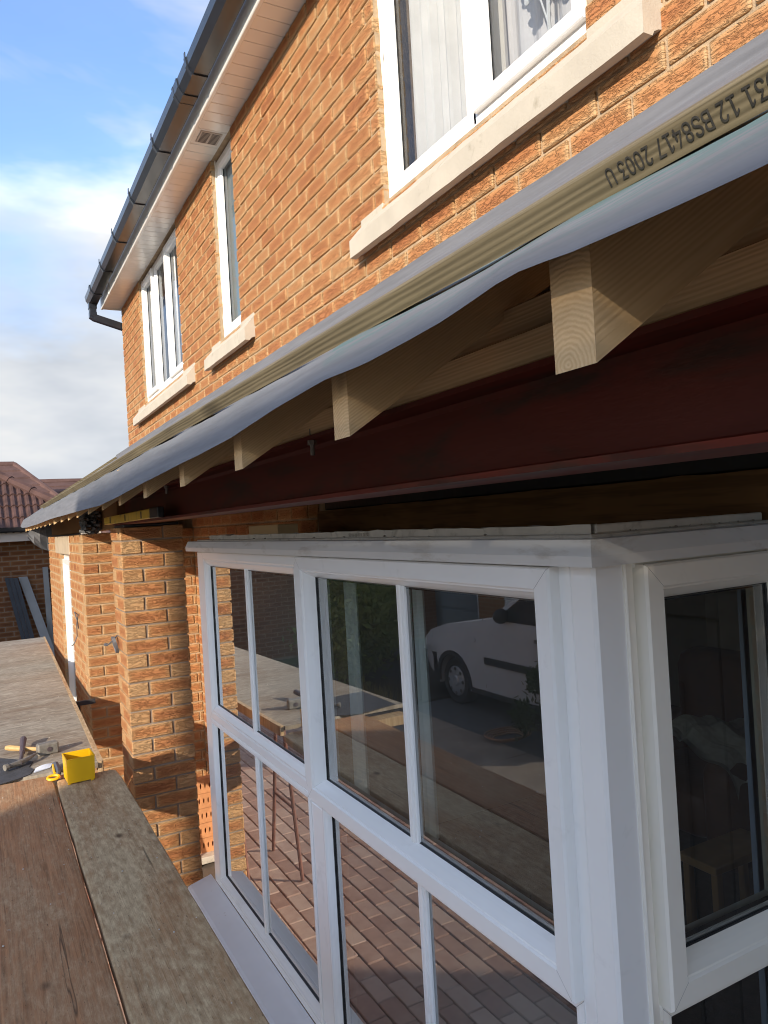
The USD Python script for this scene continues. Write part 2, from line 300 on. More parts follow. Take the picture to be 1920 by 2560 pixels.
def plank_mat(name, brown, grey, pale, amt, across=False):
    q = (lambda t: (t[1], t[0], t[2])) if across else (lambda t: t)
    n = {'g': ('geometry', {}), 'at': ('attribute', {'attribute': 'loc'}), 'ad': ('vector_math', {'math_type': 'add'}),
         'mg': ('mapping', {'scale': q((110.0, 3.5, 110.0))}), 'ng': ('noise_texture', {'scale': 1.0, 'detail': 5.0, 'roughness': 0.62, 'distortion': 0.8}),
         'mb': ('mapping', {'scale': q((5.0, 1.3, 1.0))}), 'nb': ('noise_texture', {'scale': 1.0, 'detail': 7.0, 'roughness': 0.68, 'distortion': 0.7}),
         'mf': ('mapping', {'scale': q((55.0, 16.0, 1.0))}), 'nf': ('noise_texture', {'scale': 1.0, 'detail': 6.0, 'roughness': 0.75}),
         'ms': ('mapping', {'scale': q((190.0, 40.0, 1.0))}), 'ns': ('noise_texture', {'scale': 1.0, 'detail': 2.0}), 'sr': ('rgb_ramp', {'ramp': [(0.66, (0,)*3), (0.74, (1,)*3)]}),
         'gr': ('rgb_ramp', {'ramp': [(0.3, tuple(np.array(brown)*0.55)), (0.5, brown), (0.72, tuple(np.array(brown)*1.35))]}),
         'mm': ('math', {'math_type': 'multiply_add', 'value2': 0.5}), 'mr': ('rgb_ramp', {'ramp': [(0.64-amt, (0,)*3), (0.92-amt, (1,)*3)]}),
         'g2': ('rgb_ramp', {'ramp': [(0.35, tuple(np.array(grey)*0.75)), (0.65, pale)]}), 'mix': ('mix_color', {}), 'mk': ('mix_color', {'b': (0.025, 0.018, 0.014)}), 'mf2': ('math', {'math_type': 'multiply', 'value2': 0.55}),
         'mv': ('mapping', {'scale': q((1.0, 0.6, 0.0))}), 'vk': ('voronoi_texture', {'scale': 4.5, 'randomness': 1.0}), 'vr': ('rgb_ramp', {'ramp': [(0.035, (0.85,)*3), (0.06, (0.4,)*3), (0.085, (0,)*3)]}), 'kx': ('mix_color', {'b': (0.07, 0.035, 0.018)}),
         'mcr': ('mapping', {'scale': q((34.0, 0.9, 0.0))}), 'ncr': ('noise_texture', {'scale': 1.0, 'detail': 3.0, 'distortion': 0.3}), 'rcr': ('rgb_ramp', {'ramp': [(0.70, (0,)*3), (0.73, (0.75,)*3), (0.76, (0,)*3)]}), 'cx': ('mix_color', {'b': (0.03, 0.02, 0.014)}),
         'msp': ('mapping', {'scale': (21.0, 15.0, 0.0)}), 'nsp': ('noise_texture', {'scale': 1.0, 'detail': 4.0, 'roughness': 0.6}), 'rsp': ('rgb_ramp', {'ramp': [(0.70, (0,)*3), (0.77, (0.6,)*3)]}), 'sx2': ('mix_color', {'b': (0.52, 0.47, 0.38)}),
         'b': ('bump', {'strength': 1.0, 'distance': 0.0018}), 'p': ('principled_bsdf', {'roughness': 0.82, 'specular_ior_level': 0.25})}
    l = [('g.position', 'ad.vector1'), ('at.vector', 'ad.vector2')] + [(f'ad.vector', f'{k}.vector') for k in ('mg', 'mb', 'mf', 'ms')] + [('mg.vector', 'ng.vector'), ('mb.vector', 'nb.vector'), ('mf.vector', 'nf.vector'), ('ms.vector', 'ns.vector'), ('ng.fac', 'gr.fac'),
         ('nf.fac', 'mm.value1'), ('nb.fac', 'mm.value3'), ('mm.value', 'mr.fac'), ('nf.fac', 'g2.fac'), ('gr.color', 'mix.a'), ('g2.color', 'mix.b'), ('mr.color', 'mix.fac'), ('ns.fac', 'sr.fac'), ('sr.color', 'mf2.value1'), ('mf2.value', 'mk.fac'), ('mix.result', 'mk.a'), ('ad.vector', 'mv.vector'), ('mv.vector', 'vk.vector'), ('vk.distance', 'vr.fac'), ('mk.result', 'kx.a'), ('vr.color', 'kx.fac'), ('ad.vector', 'mcr.vector'), ('mcr.vector', 'ncr.vector'), ('ncr.fac', 'rcr.fac'), ('kx.result', 'cx.a'), ('rcr.color', 'cx.fac'), ('ad.vector', 'msp.vector'), ('msp.vector', 'nsp.vector'), ('nsp.fac', 'rsp.fac'), ('cx.result', 'sx2.a'), ('rsp.color', 'sx2.fac'), ('sx2.result', 'p.base_color'), ('ng.fac', 'b.height'), ('b.normal', 'p.normal')]
    mat(name, n, l)
plank_mat('plank_brown', (0.37, 0.175, 0.080), (0.41, 0.235, 0.12), (0.50, 0.325, 0.185), 0.0)
plank_mat('plank_grey', (0.37, 0.20, 0.095), (0.48, 0.325, 0.175), (0.62, 0.455, 0.27), 0.11)
plank_mat('ply_sheet', (0.24, 0.18, 0.125), (0.28, 0.23, 0.175), (0.46, 0.40, 0.31), 0.08, True)
# roofing membrane: grey-lavender felt, teal printed streaks
mat('membrane_grey', {'g': ('geometry', {}), 'm1': ('mapping', {'scale': (60, 3.0, 60)}), 'n1': ('noise_texture', {'scale': 1.0, 'detail': 4.0, 'roughness': 0.6}), 'r1': ('rgb_ramp', {'ramp': [(0.3, (0.138, 0.139, 0.150)), (0.7, (0.185, 0.186, 0.198))]}),
    'at': ('attribute', {'attribute': 'loc'}), 'sl': ('separate_xyz', {}), 'm2': ('mapping', {'scale': (4.0, 22.0, 1.0)}), 'n2': ('noise_texture', {'scale': 1.0, 'detail': 3.0, 'distortion': 0.6}), 'r2': ('rgb_ramp', {'ramp': [(0.46, (0,)*3), (0.50, (1,)*3)]}), 'tm': ('math', {'math_type': 'multiply'}), 'tm2': ('math', {'math_type': 'multiply', 'value2': 0.85}),
    'mix': ('mix_color', {'b': (0.085, 0.155, 0.15)}), 'mw': ('mapping', {'scale': (30, 9, 30)}), 'nb': ('noise_texture', {'scale': 1.0, 'detail': 8.0, 'roughness': 0.62, 'distortion': 0.8}), 'b': ('bump', {'strength': 0.8, 'distance': 0.0025}), 'p': ('principled_bsdf', {'roughness': 0.85, 'specular_ior_level': 0.15})},
    [('g.position', 'm1.vector'), ('m1.vector', 'n1.vector'), ('n1.fac', 'r1.fac'), ('at.vector', 'm2.vector'), ('m2.vector', 'n2.vector'), ('n2.fac', 'r2.fac'), ('at.vector', 'sl.vector'), ('sl.z', 'tm.value1'), ('r2.color', 'tm.value2'), ('tm.value', 'tm2.value1'), ('tm2.value', 'mix.fac'), ('r1.color', 'mix.a'), ('mix.result', 'p.base_color'), ('g.position', 'mw.vector'), ('mw.vector', 'nb.vector'), ('nb.fac', 'b.height'), ('b.normal', 'p.normal')])
def pane(name, tint, k):
    mat(name, {'f': ('fresnel', {'IOR': 1.52}), 'k': ('math', {'math_type': 'multiply', 'value2': k, 'use_clamp': True}), 't': ('transparent_bsdf', {'color': tint}), 'gl': ('glossy_bsdf', {'color': (0.95, 0.97, 0.97), 'roughness': 0.0}), 'x': ('mix_closure', {}), 'df': ('diffuse_bsdf', {'color': (0.7, 0.7, 0.68)}), 'y': ('mix_closure', {'fac': 0.010})},
        [('f.fac', 'k.value1'), ('k.value', 'x.fac'), ('t.BSDF', 'x.closure1'), ('gl.BSDF', 'x.closure2'), ('x.closure', 'y.closure1'), ('df.BSDF', 'y.closure2')], surface='y.closure')
pane('window_glass', (0.80, 0.86, 0.84), 3.5)
pane('upper_glass', (0.90, 0.92, 0.92), 0.8)
def leaf(name, c1, c2):
    mat(name, {'oi': ('geometry', {}), 'n': ('noise_texture', {'scale': 7.0, 'detail': 3.0}), 'r': ('rgb_ramp', {'ramp': [(0.3, c1), (0.7, c2)]}), 'd': ('diffuse_bsdf', {}), 't': ('translucent_bsdf', {}), 'x': ('mix_closure', {'fac': 0.35})},
        [('oi.position', 'n.vector'), ('n.fac', 'r.fac'), ('r.color', 'd.color'), ('r.color', 't.color'), ('d.BSDF', 'x.closure1'), ('t.BSDF', 'x.closure2')], surface='x.closure')
leaf('conifer_leaf', (0.07, 0.115, 0.035), (0.24, 0.25, 0.075))
leaf('shrub_leaf', (0.025, 0.05, 0.015), (0.07, 0.11, 0.03))
leaf('dry_grass', (0.14, 0.12, 0.04), (0.30, 0.24, 0.09))
def block_mat(name):
    mat(name, {'at': ('attribute', {'attribute': 'loc'}), 'sl': ('separate_xyz', {}), 'g': ('geometry', {}), 'n': ('noise_texture', {'scale': 18.0, 'detail': 5.0, 'roughness': 0.65}), 'a': ('math', {'math_type': 'multiply_add', 'value2': 0.5}), 'r': ('rgb_ramp', {'ramp': [(0.3, (0.20, 0.105, 0.075)), (0.6, (0.31, 0.175, 0.125)), (0.95, (0.42, 0.285, 0.215))]}), 'b': ('bump', {'strength': 0.6, 'distance': 0.002}), 'p': ('principled_bsdf', {'roughness': 0.85})},
        [('at.vector', 'sl.vector'), ('g.position', 'n.vector'), ('sl.z', 'a.value1'), ('n.fac', 'a.value3'), ('a.value', 'r.fac'), ('r.color', 'p.base_color'), ('n.fac', 'b.height'), ('b.normal', 'p.normal')])
block_mat('paver')

# ------------------------------------------------------------------ projection (only to choose which bricks are worth a prim of their own)
def project(p):
    q = np.asarray(p, float); c = np.array([q @ rt, q @ up, q @ fw])
    if c[2] < 0.05: return None
    return 960 + 1867*c[0]/c[2], 1280 - 1867*c[1]/c[2], c[2]
def seen(p, margin=60):
    q = project(p)
    return q is not None and -margin < q[0] < 1920+margin and -margin < q[1] < 2560+margin

# ------------------------------------------------------------------ ground
def sheet(x0, x1, y0, y1, z, nx=2, ny=2):
    X, Y = np.meshgrid(np.linspace(x0, x1, nx), np.linspace(y0, y1, ny), indexing='ij')
    return MB().grid(np.stack([X, Y, np.full_like(X, z)], -1))
G = -H
obj('ground', sheet(-300, 300, -300, 300, G-0.03), 'lawn', kind='structure')
obj('road', sheet(-16, -2.72, -30, 11.9, G-0.012), 'tarmac', kind='structure')
path = obj('concrete_path', sheet(-2.715, -1.42, -30, 11.9, G-0.02), 'concrete', kind='structure')
for k in range(14):                                     # cast slabs with joints
    y0 = -5.0 + 1.2*k
    obj('slab', MB().box(-2.71, -2.075, y0, y0+1.19, G-0.019, G+0.002, 0.006), 'concrete', path)
    obj('slab', MB().box(-2.065, -1.43, y0+0.4, y0+1.59, G-0.019, G+0.002, 0.006), 'concrete', path)
drive = obj('block_paving', sheet(-1.415, 1.5, -30, 11.9, G-0.02), 'sand_joint', kind='structure')
pv, pvs = [], MB()
for i in range(-7, 14):                                  # 200 x 100 paving blocks laid in running bond along the house
    for j in range(0, 62):
        x0 = -1.41 + 0.105*(i+7); y0 = -1.0 + 0.205*j + (0.1025 if i % 2 else 0)
        if x0 > 1.42: continue
        pv.append((abs(y0-4.0)*0.6 + abs(x0+0.3)*0.7, x0, y0))
pv.sort()
def block(mb, x0, y0):
    t = rng.uniform(-0.002, 0.002)
    mb.box(x0, x0+0.099, y0, y0+0.199, G-0.03, G+t, 0.005, loc=(0, 0, rng.uniform(0, 1)), jit=0.0008)
for k, (_, x0, y0) in enumerate(pv):
    if k < 290:
        b_ = MB(); block(b_, x0, y0); obj('paving_block', b_, 'paver', drive)
    else: block(pvs, x0, y0)
obj('paving_blocks_beyond', pvs, 'paver', drive, kind='stuff')

# ------------------------------------------------------------------ brick walls
def one_brick(mb, lo, hi, ax, tone, b=0.0035):
    """A brick as a bevelled block; ax = the long axis (0 = x, 1 = y)."""
    n0 = mb.n
    mb.box(lo[0], hi[0], lo[1], hi[1], lo[2], hi[2], b, jit=0.0012)
    v = mb.v[-1]
    u = np.clip((v[:, ax]-lo[ax])/(hi[ax]-lo[ax]), 0, 1); w = np.clip((v[:, 2]-lo[2])/(hi[2]-lo[2]), 0, 1)
    mb.l[-1] = np.c_[u, w, np.full(len(v), tone)]; mb.has_loc = True
def tone(): return float(np.clip(rng.normal(0.52, 0.15), 0, 1))
def brick_runs(a0, a1, z0, z1, pitch, L, gap, z_ref, a_ref, holes, course_h):
    """Stretcher bond on a wall between a0..a1, z0..z1 with rectangular holes: yields (a, b, zlo, zhi, left_at_hole, right_at_hole)."""
    i0, i1 = math.floor((z0-z_ref)/pitch), math.ceil((z1-z_ref)/pitch)
    for i in range(i0, i1):
        zl = z_ref + i*pitch + gap/2; zh = zl + course_h
        zl, zh = max(zl, z0), min(zh, z1)
        if zh - zl < 0.012: continue
        off = a_ref + (L/2 if i % 2 else 0)
        k0, k1 = math.floor((a0-off)/L)-1, math.ceil((a1-off)/L)+1
        for k in range(k0, k1):
            segs = [(max(off+k*L+gap/2, a0), min(off+(k+1)*L-gap/2, a1))]
            for (h0, h1, hz0, hz1) in holes:
                if hz0 < (zl+zh)/2 < hz1:
                    new = []
                    for s in segs:
                        if s[1] <= h0 or s[0] >= h1: new.append(s)
                        else:
                            if s[0] < h0: new.append((s[0], h0))
                            if s[1] > h1: new.append((h1, s[1]))
                    segs = new
            for s in segs:
                if s[1]-s[0] < 0.02: continue
                e0 = any(abs(s[0]-h[1]) < 1e-6 and h[2] < (zl+zh)/2 < h[3] for h in holes)
                e1 = any(abs(s[1]-h[0]) < 1e-6 and h[2] < (zl+zh)/2 < h[3] for h in holes)
                yield s[0], s[1], zl, zh, e0 or e1
def boxes_with_holes(mb, a0, a1, z0, z1, holes, put):
    A = sorted({a0, a1, *[min(max(h[0], a0), a1) for h in holes], *[min(max(h[1], a0), a1) for h in holes]})
    Z = sorted({z0, z1, *[min(max(h[2], z0), z1) for h in holes], *[min(max(h[3], z0), z1) for h in holes]})
    for p, q in zip(A, A[1:]):
        run = None
        for r, s in zip(Z, Z[1:]):
            c = ((p+q)/2, (r+s)/2)
            if any(h[0] < c[0] < h[1] and h[2] < c[1] < h[3] for h in holes):
                if run: put(mb, p, q, *run); run = None
            else: run = (run[0], s) if run else (r, s)
        if run: put(mb, p, q, *run)

XW = 1.45
house = thing('brick_house', 'tall orange brick house with white windows and dark gutter above the new lean-to roof', 'house', (XW, 3.0, G))
WIN = {'near': (1.42, 2.542, 1.245, 2.444), 'slim': (4.376, 4.822, 1.245, 2.444), 'far': (5.852, 7.415, 1.245, 2.444)}
BAYHOLE = (1.0, 3.52, -1.70, -0.06)
holes = list(WIN.values()) + [BAYHOLE]
HY1 = 8.40
wm = MB(); boxes_with_holes(wm, -3.0, HY1, G-0.1, 2.62, holes, lambda mb, p, q, r, s: mb.box(XW+0.008, XW+0.25, p, q, r, s))
wm.box(XW+0.25, 8.0, HY1-0.25, HY1-0.004, G-0.1, 2.62); wm.box(XW+0.25, 8.0, -3.0, -2.75, G-0.1, 2.62); wm.box(7.75, 8.0, -2.75, HY1-0.25, G-0.1, 2.62)
wm.prism([(XW+0.3, 2.62), (8.0, 2.62), (4.72, 4.6)], HY1-0.25, HY1-0.01, 'y')
wall = obj('wall', wm, 'mortar', house)
cand = []
for region in ((0.4, HY1, 0.60, 2.44), (3.36, 5.83, G, 0.60), (-2.0, 0.93, G, 0.60)):
    for a, b, zl, zh, edge in brick_runs(*region, 0.0757, 0.2206, 0.0105, 0.931, 1.289-0.2206*20, holes, 0.0655):
        q = project((XW, (a+b)/2, (zl+zh)/2))
        vis = seen((XW, (a+b)/2, (zl+zh)/2)) and zh > 0.86 
        cand.append(((b-a)*XW/q[2]**2/q[2] if vis else 0.0 if q else 0, a, b, zl, zh, edge))
cand.sort(key=lambda t: -t[0])
rest = MB()
for k, (s, a, b, zl, zh, edge) in enumerate(cand):
    mb = MB() if k < 295 else rest
    d = rng.uniform(-0.0018, 0.0018)
    one_brick(mb, (XW+d, a, zl), (XW+(0.1 if edge else 0.04), b, zh), 1, tone())
    if k < 295: obj('brick', mb, 'rustic_brick', wall)
# gable end beyond the corner, not in view, and the foot of the wall to the right
for a, b, zl, zh, edge in brick_runs(XW+0.01, 3.2, 0.9, 2.44, 0.0757, 0.2206, 0.0105, 0.931, XW+0.11, [], 0.0655):
    one_brick(rest, (a, HY1-0.04, zl), (b, HY1+rng.uniform(-0.001, 0.001), zh), 0, tone())
obj('bricks_beyond', rest, 'rustic_brick', wall, kind='stuff')

fd = MB().box(1.428, XW+0.02, -0.16, 0.82, G+0.02, -0.27, 0.004)
fdo = obj('front_door', fd, 'door_brown', house)
for (a, b, c, d) in ((-0.06, 0.28, G+0.2, G+0.85), (0.38, 0.72, G+0.2, G+0.85), (-0.06, 0.28, G+1.0, -0.42), (0.38, 0.72, G+1.0, -0.42)): obj('door_panel', MB().box(1.418, 1.430, a, b, c, d, 0.005), 'door_brown', fdo)
obj('door_frame', MB().box(1.422, XW+0.02, 0.825, 0.885, G, -0.20, 0.004).box(1.422, XW+0.02, -0.225, -0.165, G, -0.20, 0.004).box(1.422, XW+0.02, -0.165, 0.825, -0.265, -0.20, 0.004), 'door_brown', fdo)
# roof edge: soffit boards, fascia, gutter, downpipe, roof
ZS = 2.444
for k in range(66):
    y0 = HY1 + 0.05 - 0.1*(k+1)
    obj('soffit_board', MB().box(1.275, XW+0.01, y0+0.002, y0+0.0985, ZS, ZS+0.008, 0.0018), 'soffit_white', house)
obj('soffit_backing', MB().box(1.27, XW+0.02, -3.0, HY1+0.05, ZS+0.009, ZS+0.02), 'cream_paint', house)
obj('soffit_end', MB().box(1.256, XW+0.01, HY1+0.052, HY1+0.062, ZS-0.004, ZS+0.20, 0.003), 'soffit_white', house)
fm = MB().box(1.248, 1.272, -3.0, HY1+0.05, ZS-0.012, ZS+0.18, 0.004)
fascia = obj('fascia', fm, 'soffit_white', house)
obj('joint_cover', MB().box(1.243, 1.274, 7.86, 7.90, ZS-0.016, ZS+0.165, 0.003), 'soffit_white', fascia)
vent = obj('soffit_vent', MB().box(1.300, 1.436, 4.468, 4.612, ZS-0.006, ZS+0.001, 0.003), 'cream_paint', house)
for r_ in range(2):
    for c_ in range(9):
        obj('slot', MB().box(1.312+0.062*r_, 1.312+0.062*r_+0.05, 4.480+0.0142*c_, 4.480+0.0142*c_+0.0065, ZS-0.0068, ZS-0.0062), 'hole_dark', vent)
def gutter_section(grow):
    g_ = grow
    return [(1.232-g_*0, 2.572+g_*0.4), (1.222-g_*0.2, 2.50-g_), (1.140-g_, 2.498-g_), (1.112-g_, 2.535), (1.104-g_, 2.578+g_*0.6), (1.110, 2.578+g_*0.6), (1.118, 2.537), (1.144, 2.504), (1.216, 2.505), (1.226, 2.572)]
gutter = obj('gutter', MB().prism(gutter_section(0.0), -3.0, 8.16, 'y'), 'gutter_grey', house)
for y in (3.10, 4.02, 4.94, 5.80, 6.62, 7.40):
    b_ = MB().prism(gutter_section(0.007), y-0.014, y+0.014, 'y'); b_.box(1.098, 1.104, y-0.010, y+0.010, 2.57, 2.612, 0.002)
    obj('gutter_bracket', b_, 'gutter_grey', gutter)
obj('gutter_union', MB().prism(gutter_section(0.006), 4.22, 4.25, 'y').prism(gutter_section(0.006), 4.31, 4.34, 'y').prism(gutter_section(0.004), 4.25, 4.31, 'y'), 'gutter_grey', gutter)
obj('stop_end', MB().prism([(1.235, 2.585), (1.226, 2.492), (1.136, 2.490), (1.104, 2.532), (1.096, 2.588)], 8.12, 8.20, 'y'), 'gutter_grey', gutter)
dp = MB().box(1.133, 1.205, 8.05, 8.122, 2.34, 2.50, 0.008)
P_ = [(1.133, 2.40), (1.205, 2.40), (1.205, 2.372), (1.60, 2.26), (1.60, 2.19), (1.17, 2.312), (1.133, 2.335)]
dp.prism(P_, 8.052, 8.12, 'y')
dp = MB().box(1.133, 1.205, 8.448, 8.52, 2.36, 2.50, 0.008).prism([(1.131, 2.405), (1.207, 2.405), (1.207, 2.378), (1.62, 2.262), (1.62, 2.19), (1.17, 2.318), (1.131, 2.345)], 8.45, 8.518, 'y')
dp.box(1.56, 1.63, 8.45, 8.518, G, 2.26, 0.006).box(1.128, 1.21, 8.444, 8.524, 2.44, 2.505, 0.004)
obj('downpipe', dp, 'gutter_grey', house)
obj('gutter_outlet', MB().prism(gutter_section(0.003), 8.21, 8.53, 'y'), 'gutter_grey', gutter)
rf = MB().prism([(1.215, 2.63), (4.72, 4.78), (8.35, 2.60), (8.35, 2.66), (4.72, 4.86), (1.195, 2.67)], -3.2, HY1+0.15, 'y')
obj('roof', rf, 'roof_tile_far', house)

# inside: two storeys, plastered, dark
room = MB(); room.box(XW+0.26, 7.7, -2.7, HY1-0.3, G-0.05, G+0.20)
obj('room_floor', room, 'carpet', house)
room = MB().box(XW+0.26, 7.7, -2.7, HY1-0.3, 0.06, 0.30); obj('ceiling', room, 'ceiling_white', house)
room = MB()
for (x0, x1, y0, y1) in ((5.6, 5.7, -2.7, 4.6), (XW+0.26, 5.6, 4.5, 4.6), (XW+0.26, 5.6, -1.2, -1.1)): room.box(x0, x1, y0, y1, G+0.2, 0.06)
obj('room_wall', room, 'plaster', house)
room = MB()
for (x0, x1, y0, y1) in ((3.6, 3.7, -2.7, 8.1), (XW+0.26, 3.6, 3.4, 3.5), (XW+0.26, 3.6, 5.3, 5.4), (XW+0.26, 3.6, 0.5, 0.6)): room.box(x0, x1, y0, y1, 0.30, 2.6)
room.box(XW+0.26, 7.7, -2.7, HY1-0.3, 2.5, 2.6)
obj('bedroom_wall', room, 'plaster', house)

# upper windows: frames in the plane x = 1.49
XF = 1.49
def upl(a, b, d): a, b = np.broadcast_arrays(np.asarray(a, float), np.asarray(b, float)); return np.stack([np.full(a.shape, XF) - d, a, b], -1)
FR = [(0, -0.06), (0, 0), (0.038, 0), (0.046, -0.004), (0.058, -0.008), (0.062, -0.014), (0.064, -0.03)]
SASH = [(0, -0.03), (0, 0.016), (0.004, 0.020), (0.034, 0.020), (0.040, 0.014), (0.052, 0.010), (0.056, 0.0), (0.058, -0.03)]
def upper_window(key, lights, label):
    y0, y1, z0, z1 = WIN[key]
    f = MB()
    zb, zt = z0+0.012, z1-0.012
    f.box(XF-0.004, XF+0.06, y0, y1, zb-0.012, zb+0.02, 0.003)
    fr = None; rings, sashes, panes = MB(), [], []
    for (a0, a1, opening) in lights:
        rings.ring(a0, a1, zb+0.02, zt, FR, upl)
        if opening:
            sashes.append(MB().ring(a0+0.022, a1-0.022, zb+0.045, zt-0.022, SASH, upl)); panes.append((a0+0.075, a1-0.075, zb+0.098, zt-0.075))
        else: panes.append((a0+0.06, a1-0.06, zb+0.078, zt-0.06))
    f.add(*rings.arrays()[:2])
    w_ = obj('window', f, 'upvc', house, label=label)
    for s in sashes: obj('sash', s, 'upvc', w_)
    for p in panes:
        z_ = XF+0.028
        obj('pane', MB().add([(z_, p[0], p[2]), (z_, p[1], p[2]), (z_, p[1], p[3]), (z_, p[0], p[3])], [[3, 2, 1, 0]]), 'upper_glass', w_)
        g_ = MB()
        for (a, b, c, d) in ((p[0]-0.003, p[0]+0.006, p[2], p[3]), (p[1]-0.006, p[1]+0.003, p[2], p[3]), (p[0], p[1], p[2]-0.003, p[2]+0.005)): g_.box(z_-0.004, z_+0.001, a, b, c, d)
        obj('gasket', g_, 'rubber_black', w_)
    return w_
upper_window('near', [(1.424, 1.975, True), (1.965, 2.538, False)], 'wide white casement window with net curtain above the stone sill')
upper_window('slim', [(4.380, 4.818, False)], 'slim frosted white window')
upper_window('far', [(5.856, 6.42, True), (6.41, 6.90, False), (6.89, 7.411, True)], 'three light white window near the far corner')
sealant = MB()
for k_, (y0, y1, z0, z1) in WIN.items():
    for a in (y0, y1):
        zz = np.linspace(z0+0.01, z1, 26); sgn = 1 if a == y0 else -1
        pts = np.c_[np.full(26, XF-0.004)+rng.normal(0, 0.0012, 26), np.full(26, a+sgn*0.001), zz]
        sealant.tube(pts, 0.006+rng.uniform(-0.0015, 0.002, 26), 5)
obj('window_sealant', sealant, 'upvc_cream', house, kind='stuff')
def sill(y0, y1, o0, o1, label):
    P = [(1.39, 1.080), (1.39, 1.152), (1.398, 1.160), (1.452, 1.222), (1.50, 1.243), (1.50, 1.11), (1.44, 1.10), (1.425, 1.092), (1.418, 1.080)]
    s = MB(); n_ = 24; ys = np.linspace(y0, y1, n_)
    rows = np.array([[(x + rng.normal(0, 0.0007), y, z + rng.normal(0, 0.0008)) for x, z in P] for y in ys])
    rows = np.concatenate([rows, rows[:, :1]], 1); s.grid(rows)
    for r_, fl in ((rows[0], 1), (rows[-1], 0)): 
        tri = Polygon(P); s.prism(tri, (y0 if fl else y1)-0.0005, (y0 if fl else y1)+0.0005, 'y')
    for a, b in ((y0, o0), (o1, y1)): s.box(1.447, 1.505, a, b, 1.15, 1.2445, 0.004)
    return obj('window_sill', s, 'sill_stone', house, label=label)
sill(1.185, 2.735, 1.42, 2.542, 'long cream stone sill under the wide window')
sill(4.13, 5.02, 4.376, 4.822, 'short cream stone sill under the slim window')
sill(5.50, 7.74, 5.852, 7.415, 'cream stone sill under the three light window')

# lintel and dark membrane above the bay
lt = MB(); yy = np.linspace(0.0, 3.26, 40)
rows = np.array([[(1.405+rng.normal(0, 0.0015), y, z+rng.normal(0, 0.002)) for z in (-0.05, -0.02, 0.0, 0.03, 0.056)] for y in yy])
lt.grid(rows); lt.box(1.407, 1.56, 0.0, 3.26, -0.05, 0.055)
v_, f_, _ = lt.arrays(); obj('timber_lintel', (v_, f_), 'old_timber', house, loc=np.c_[v_[:, 2], v_[:, 0]*0.3, v_[:, 1]])
obj('damp_course', MB().box(1.425, 1.47, -0.5, 3.22, 0.058, 0.60, 0.004), 'dpc_black', house)

# ------------------------------------------------------------------ square white bay window
XB, YB = 0.904, 0.945            # its long face lies in x = XB, its short face in y = YB
bay = thing('bay_window', 'white plastic box bay window with glazing bars and sloping cill under the red beam', 'bay window', (1.1, 2.2, G))
def pf(a, b, d): a, b = np.broadcast_arrays(np.asarray(a, float), np.asarray(b, float)); return np.stack([np.full(a.shape, XB) - d, a, b], -1)     # a = y
def ps(a, b, d): a, b = np.broadcast_arrays(np.asarray(a, float), np.asarray(b, float)); return np.stack([a, np.full(a.shape, YB) - d, b], -1)     # a = x
ZT, ZTR, ZBOT = -0.103, -0.875, -1.672
BEAD = [(0, -0.03), (0, 0.0), (0.010, 0.003), (0.016, 0.003), (0.020, -0.002), (0.026, -0.007), (0.034, -0.017), (0.034, -0.025)]
FIX = [(0, -0.03), (0, 0.002), (0.003, 0.004), (0.030, 0.004), (0.036, 0.001), (0.042, 0.002), (0.047, -0.001), (0.054, -0.005), (0.060, -0.009), (0.066, -0.018), (0.066, -0.025)]
OPEN = [(0, -0.02), (0, 0.018), (0.004, 0.023), (0.040, 0.023), (0.044, 0.018), (0.047, 0.017), (0.051, 0.011), (0.056, 0.004), (0.061, -0.004), (0.067, -0.018), (0.067, -0.025)]
fb = MB()
fb.box(XB, XB+0.07, 3.483, 3.578, ZBOT, ZT, 0.004)                      # far post
fb.box(XB+0.001, XB+0.07, 1.034, 3.483, ZBOT, -1.618, 0.004)             # bottom rail
fb.box(XB+0.001, XB+0.07, 1.034, 3.483, -0.905, ZTR, 0.004)              # transom
fb.box(XB+0.001, XB+0.07, 1.034, 3.483, -0.112, -0.06, 0.003)            # head
fb.box(XB+0.002, XB+0.07, 2.240, 2.281, -0.874, -0.112, 0.003)            # mullion above
fb.box(XB+0.002, XB+0.07, 2.200, 2.292, -1.617, -0.906, 0.003)            # mullion below
obj('outer_frame', fb, 'upvc', bay)
cp = MB().box(XB-0.001, XB+0.072, YB-0.001, YB+0.058, ZBOT, -0.06, 0.006)
cp.box(XB+0.0025, XB+0.07, YB+0.058, YB+0.094, ZBOT, -0.06, 0.003)
cp.box(XB+0.004, XB+0.055, YB+0.056, YB+0.060, ZBOT, -0.06, 0.001)
cpo = obj('corner_post', cp, 'upvc', bay)
cs = MB().box(XB+0.072, XB+0.100, YB+0.003, YB+0.07, ZBOT, -0.06, 0.005).box(XB+0.066, XB+0.073, YB-0.007, YB+0.003, ZBOT, -0.06, 0.003)
obj('corner_cover', cs, 'upvc_cream', bay)
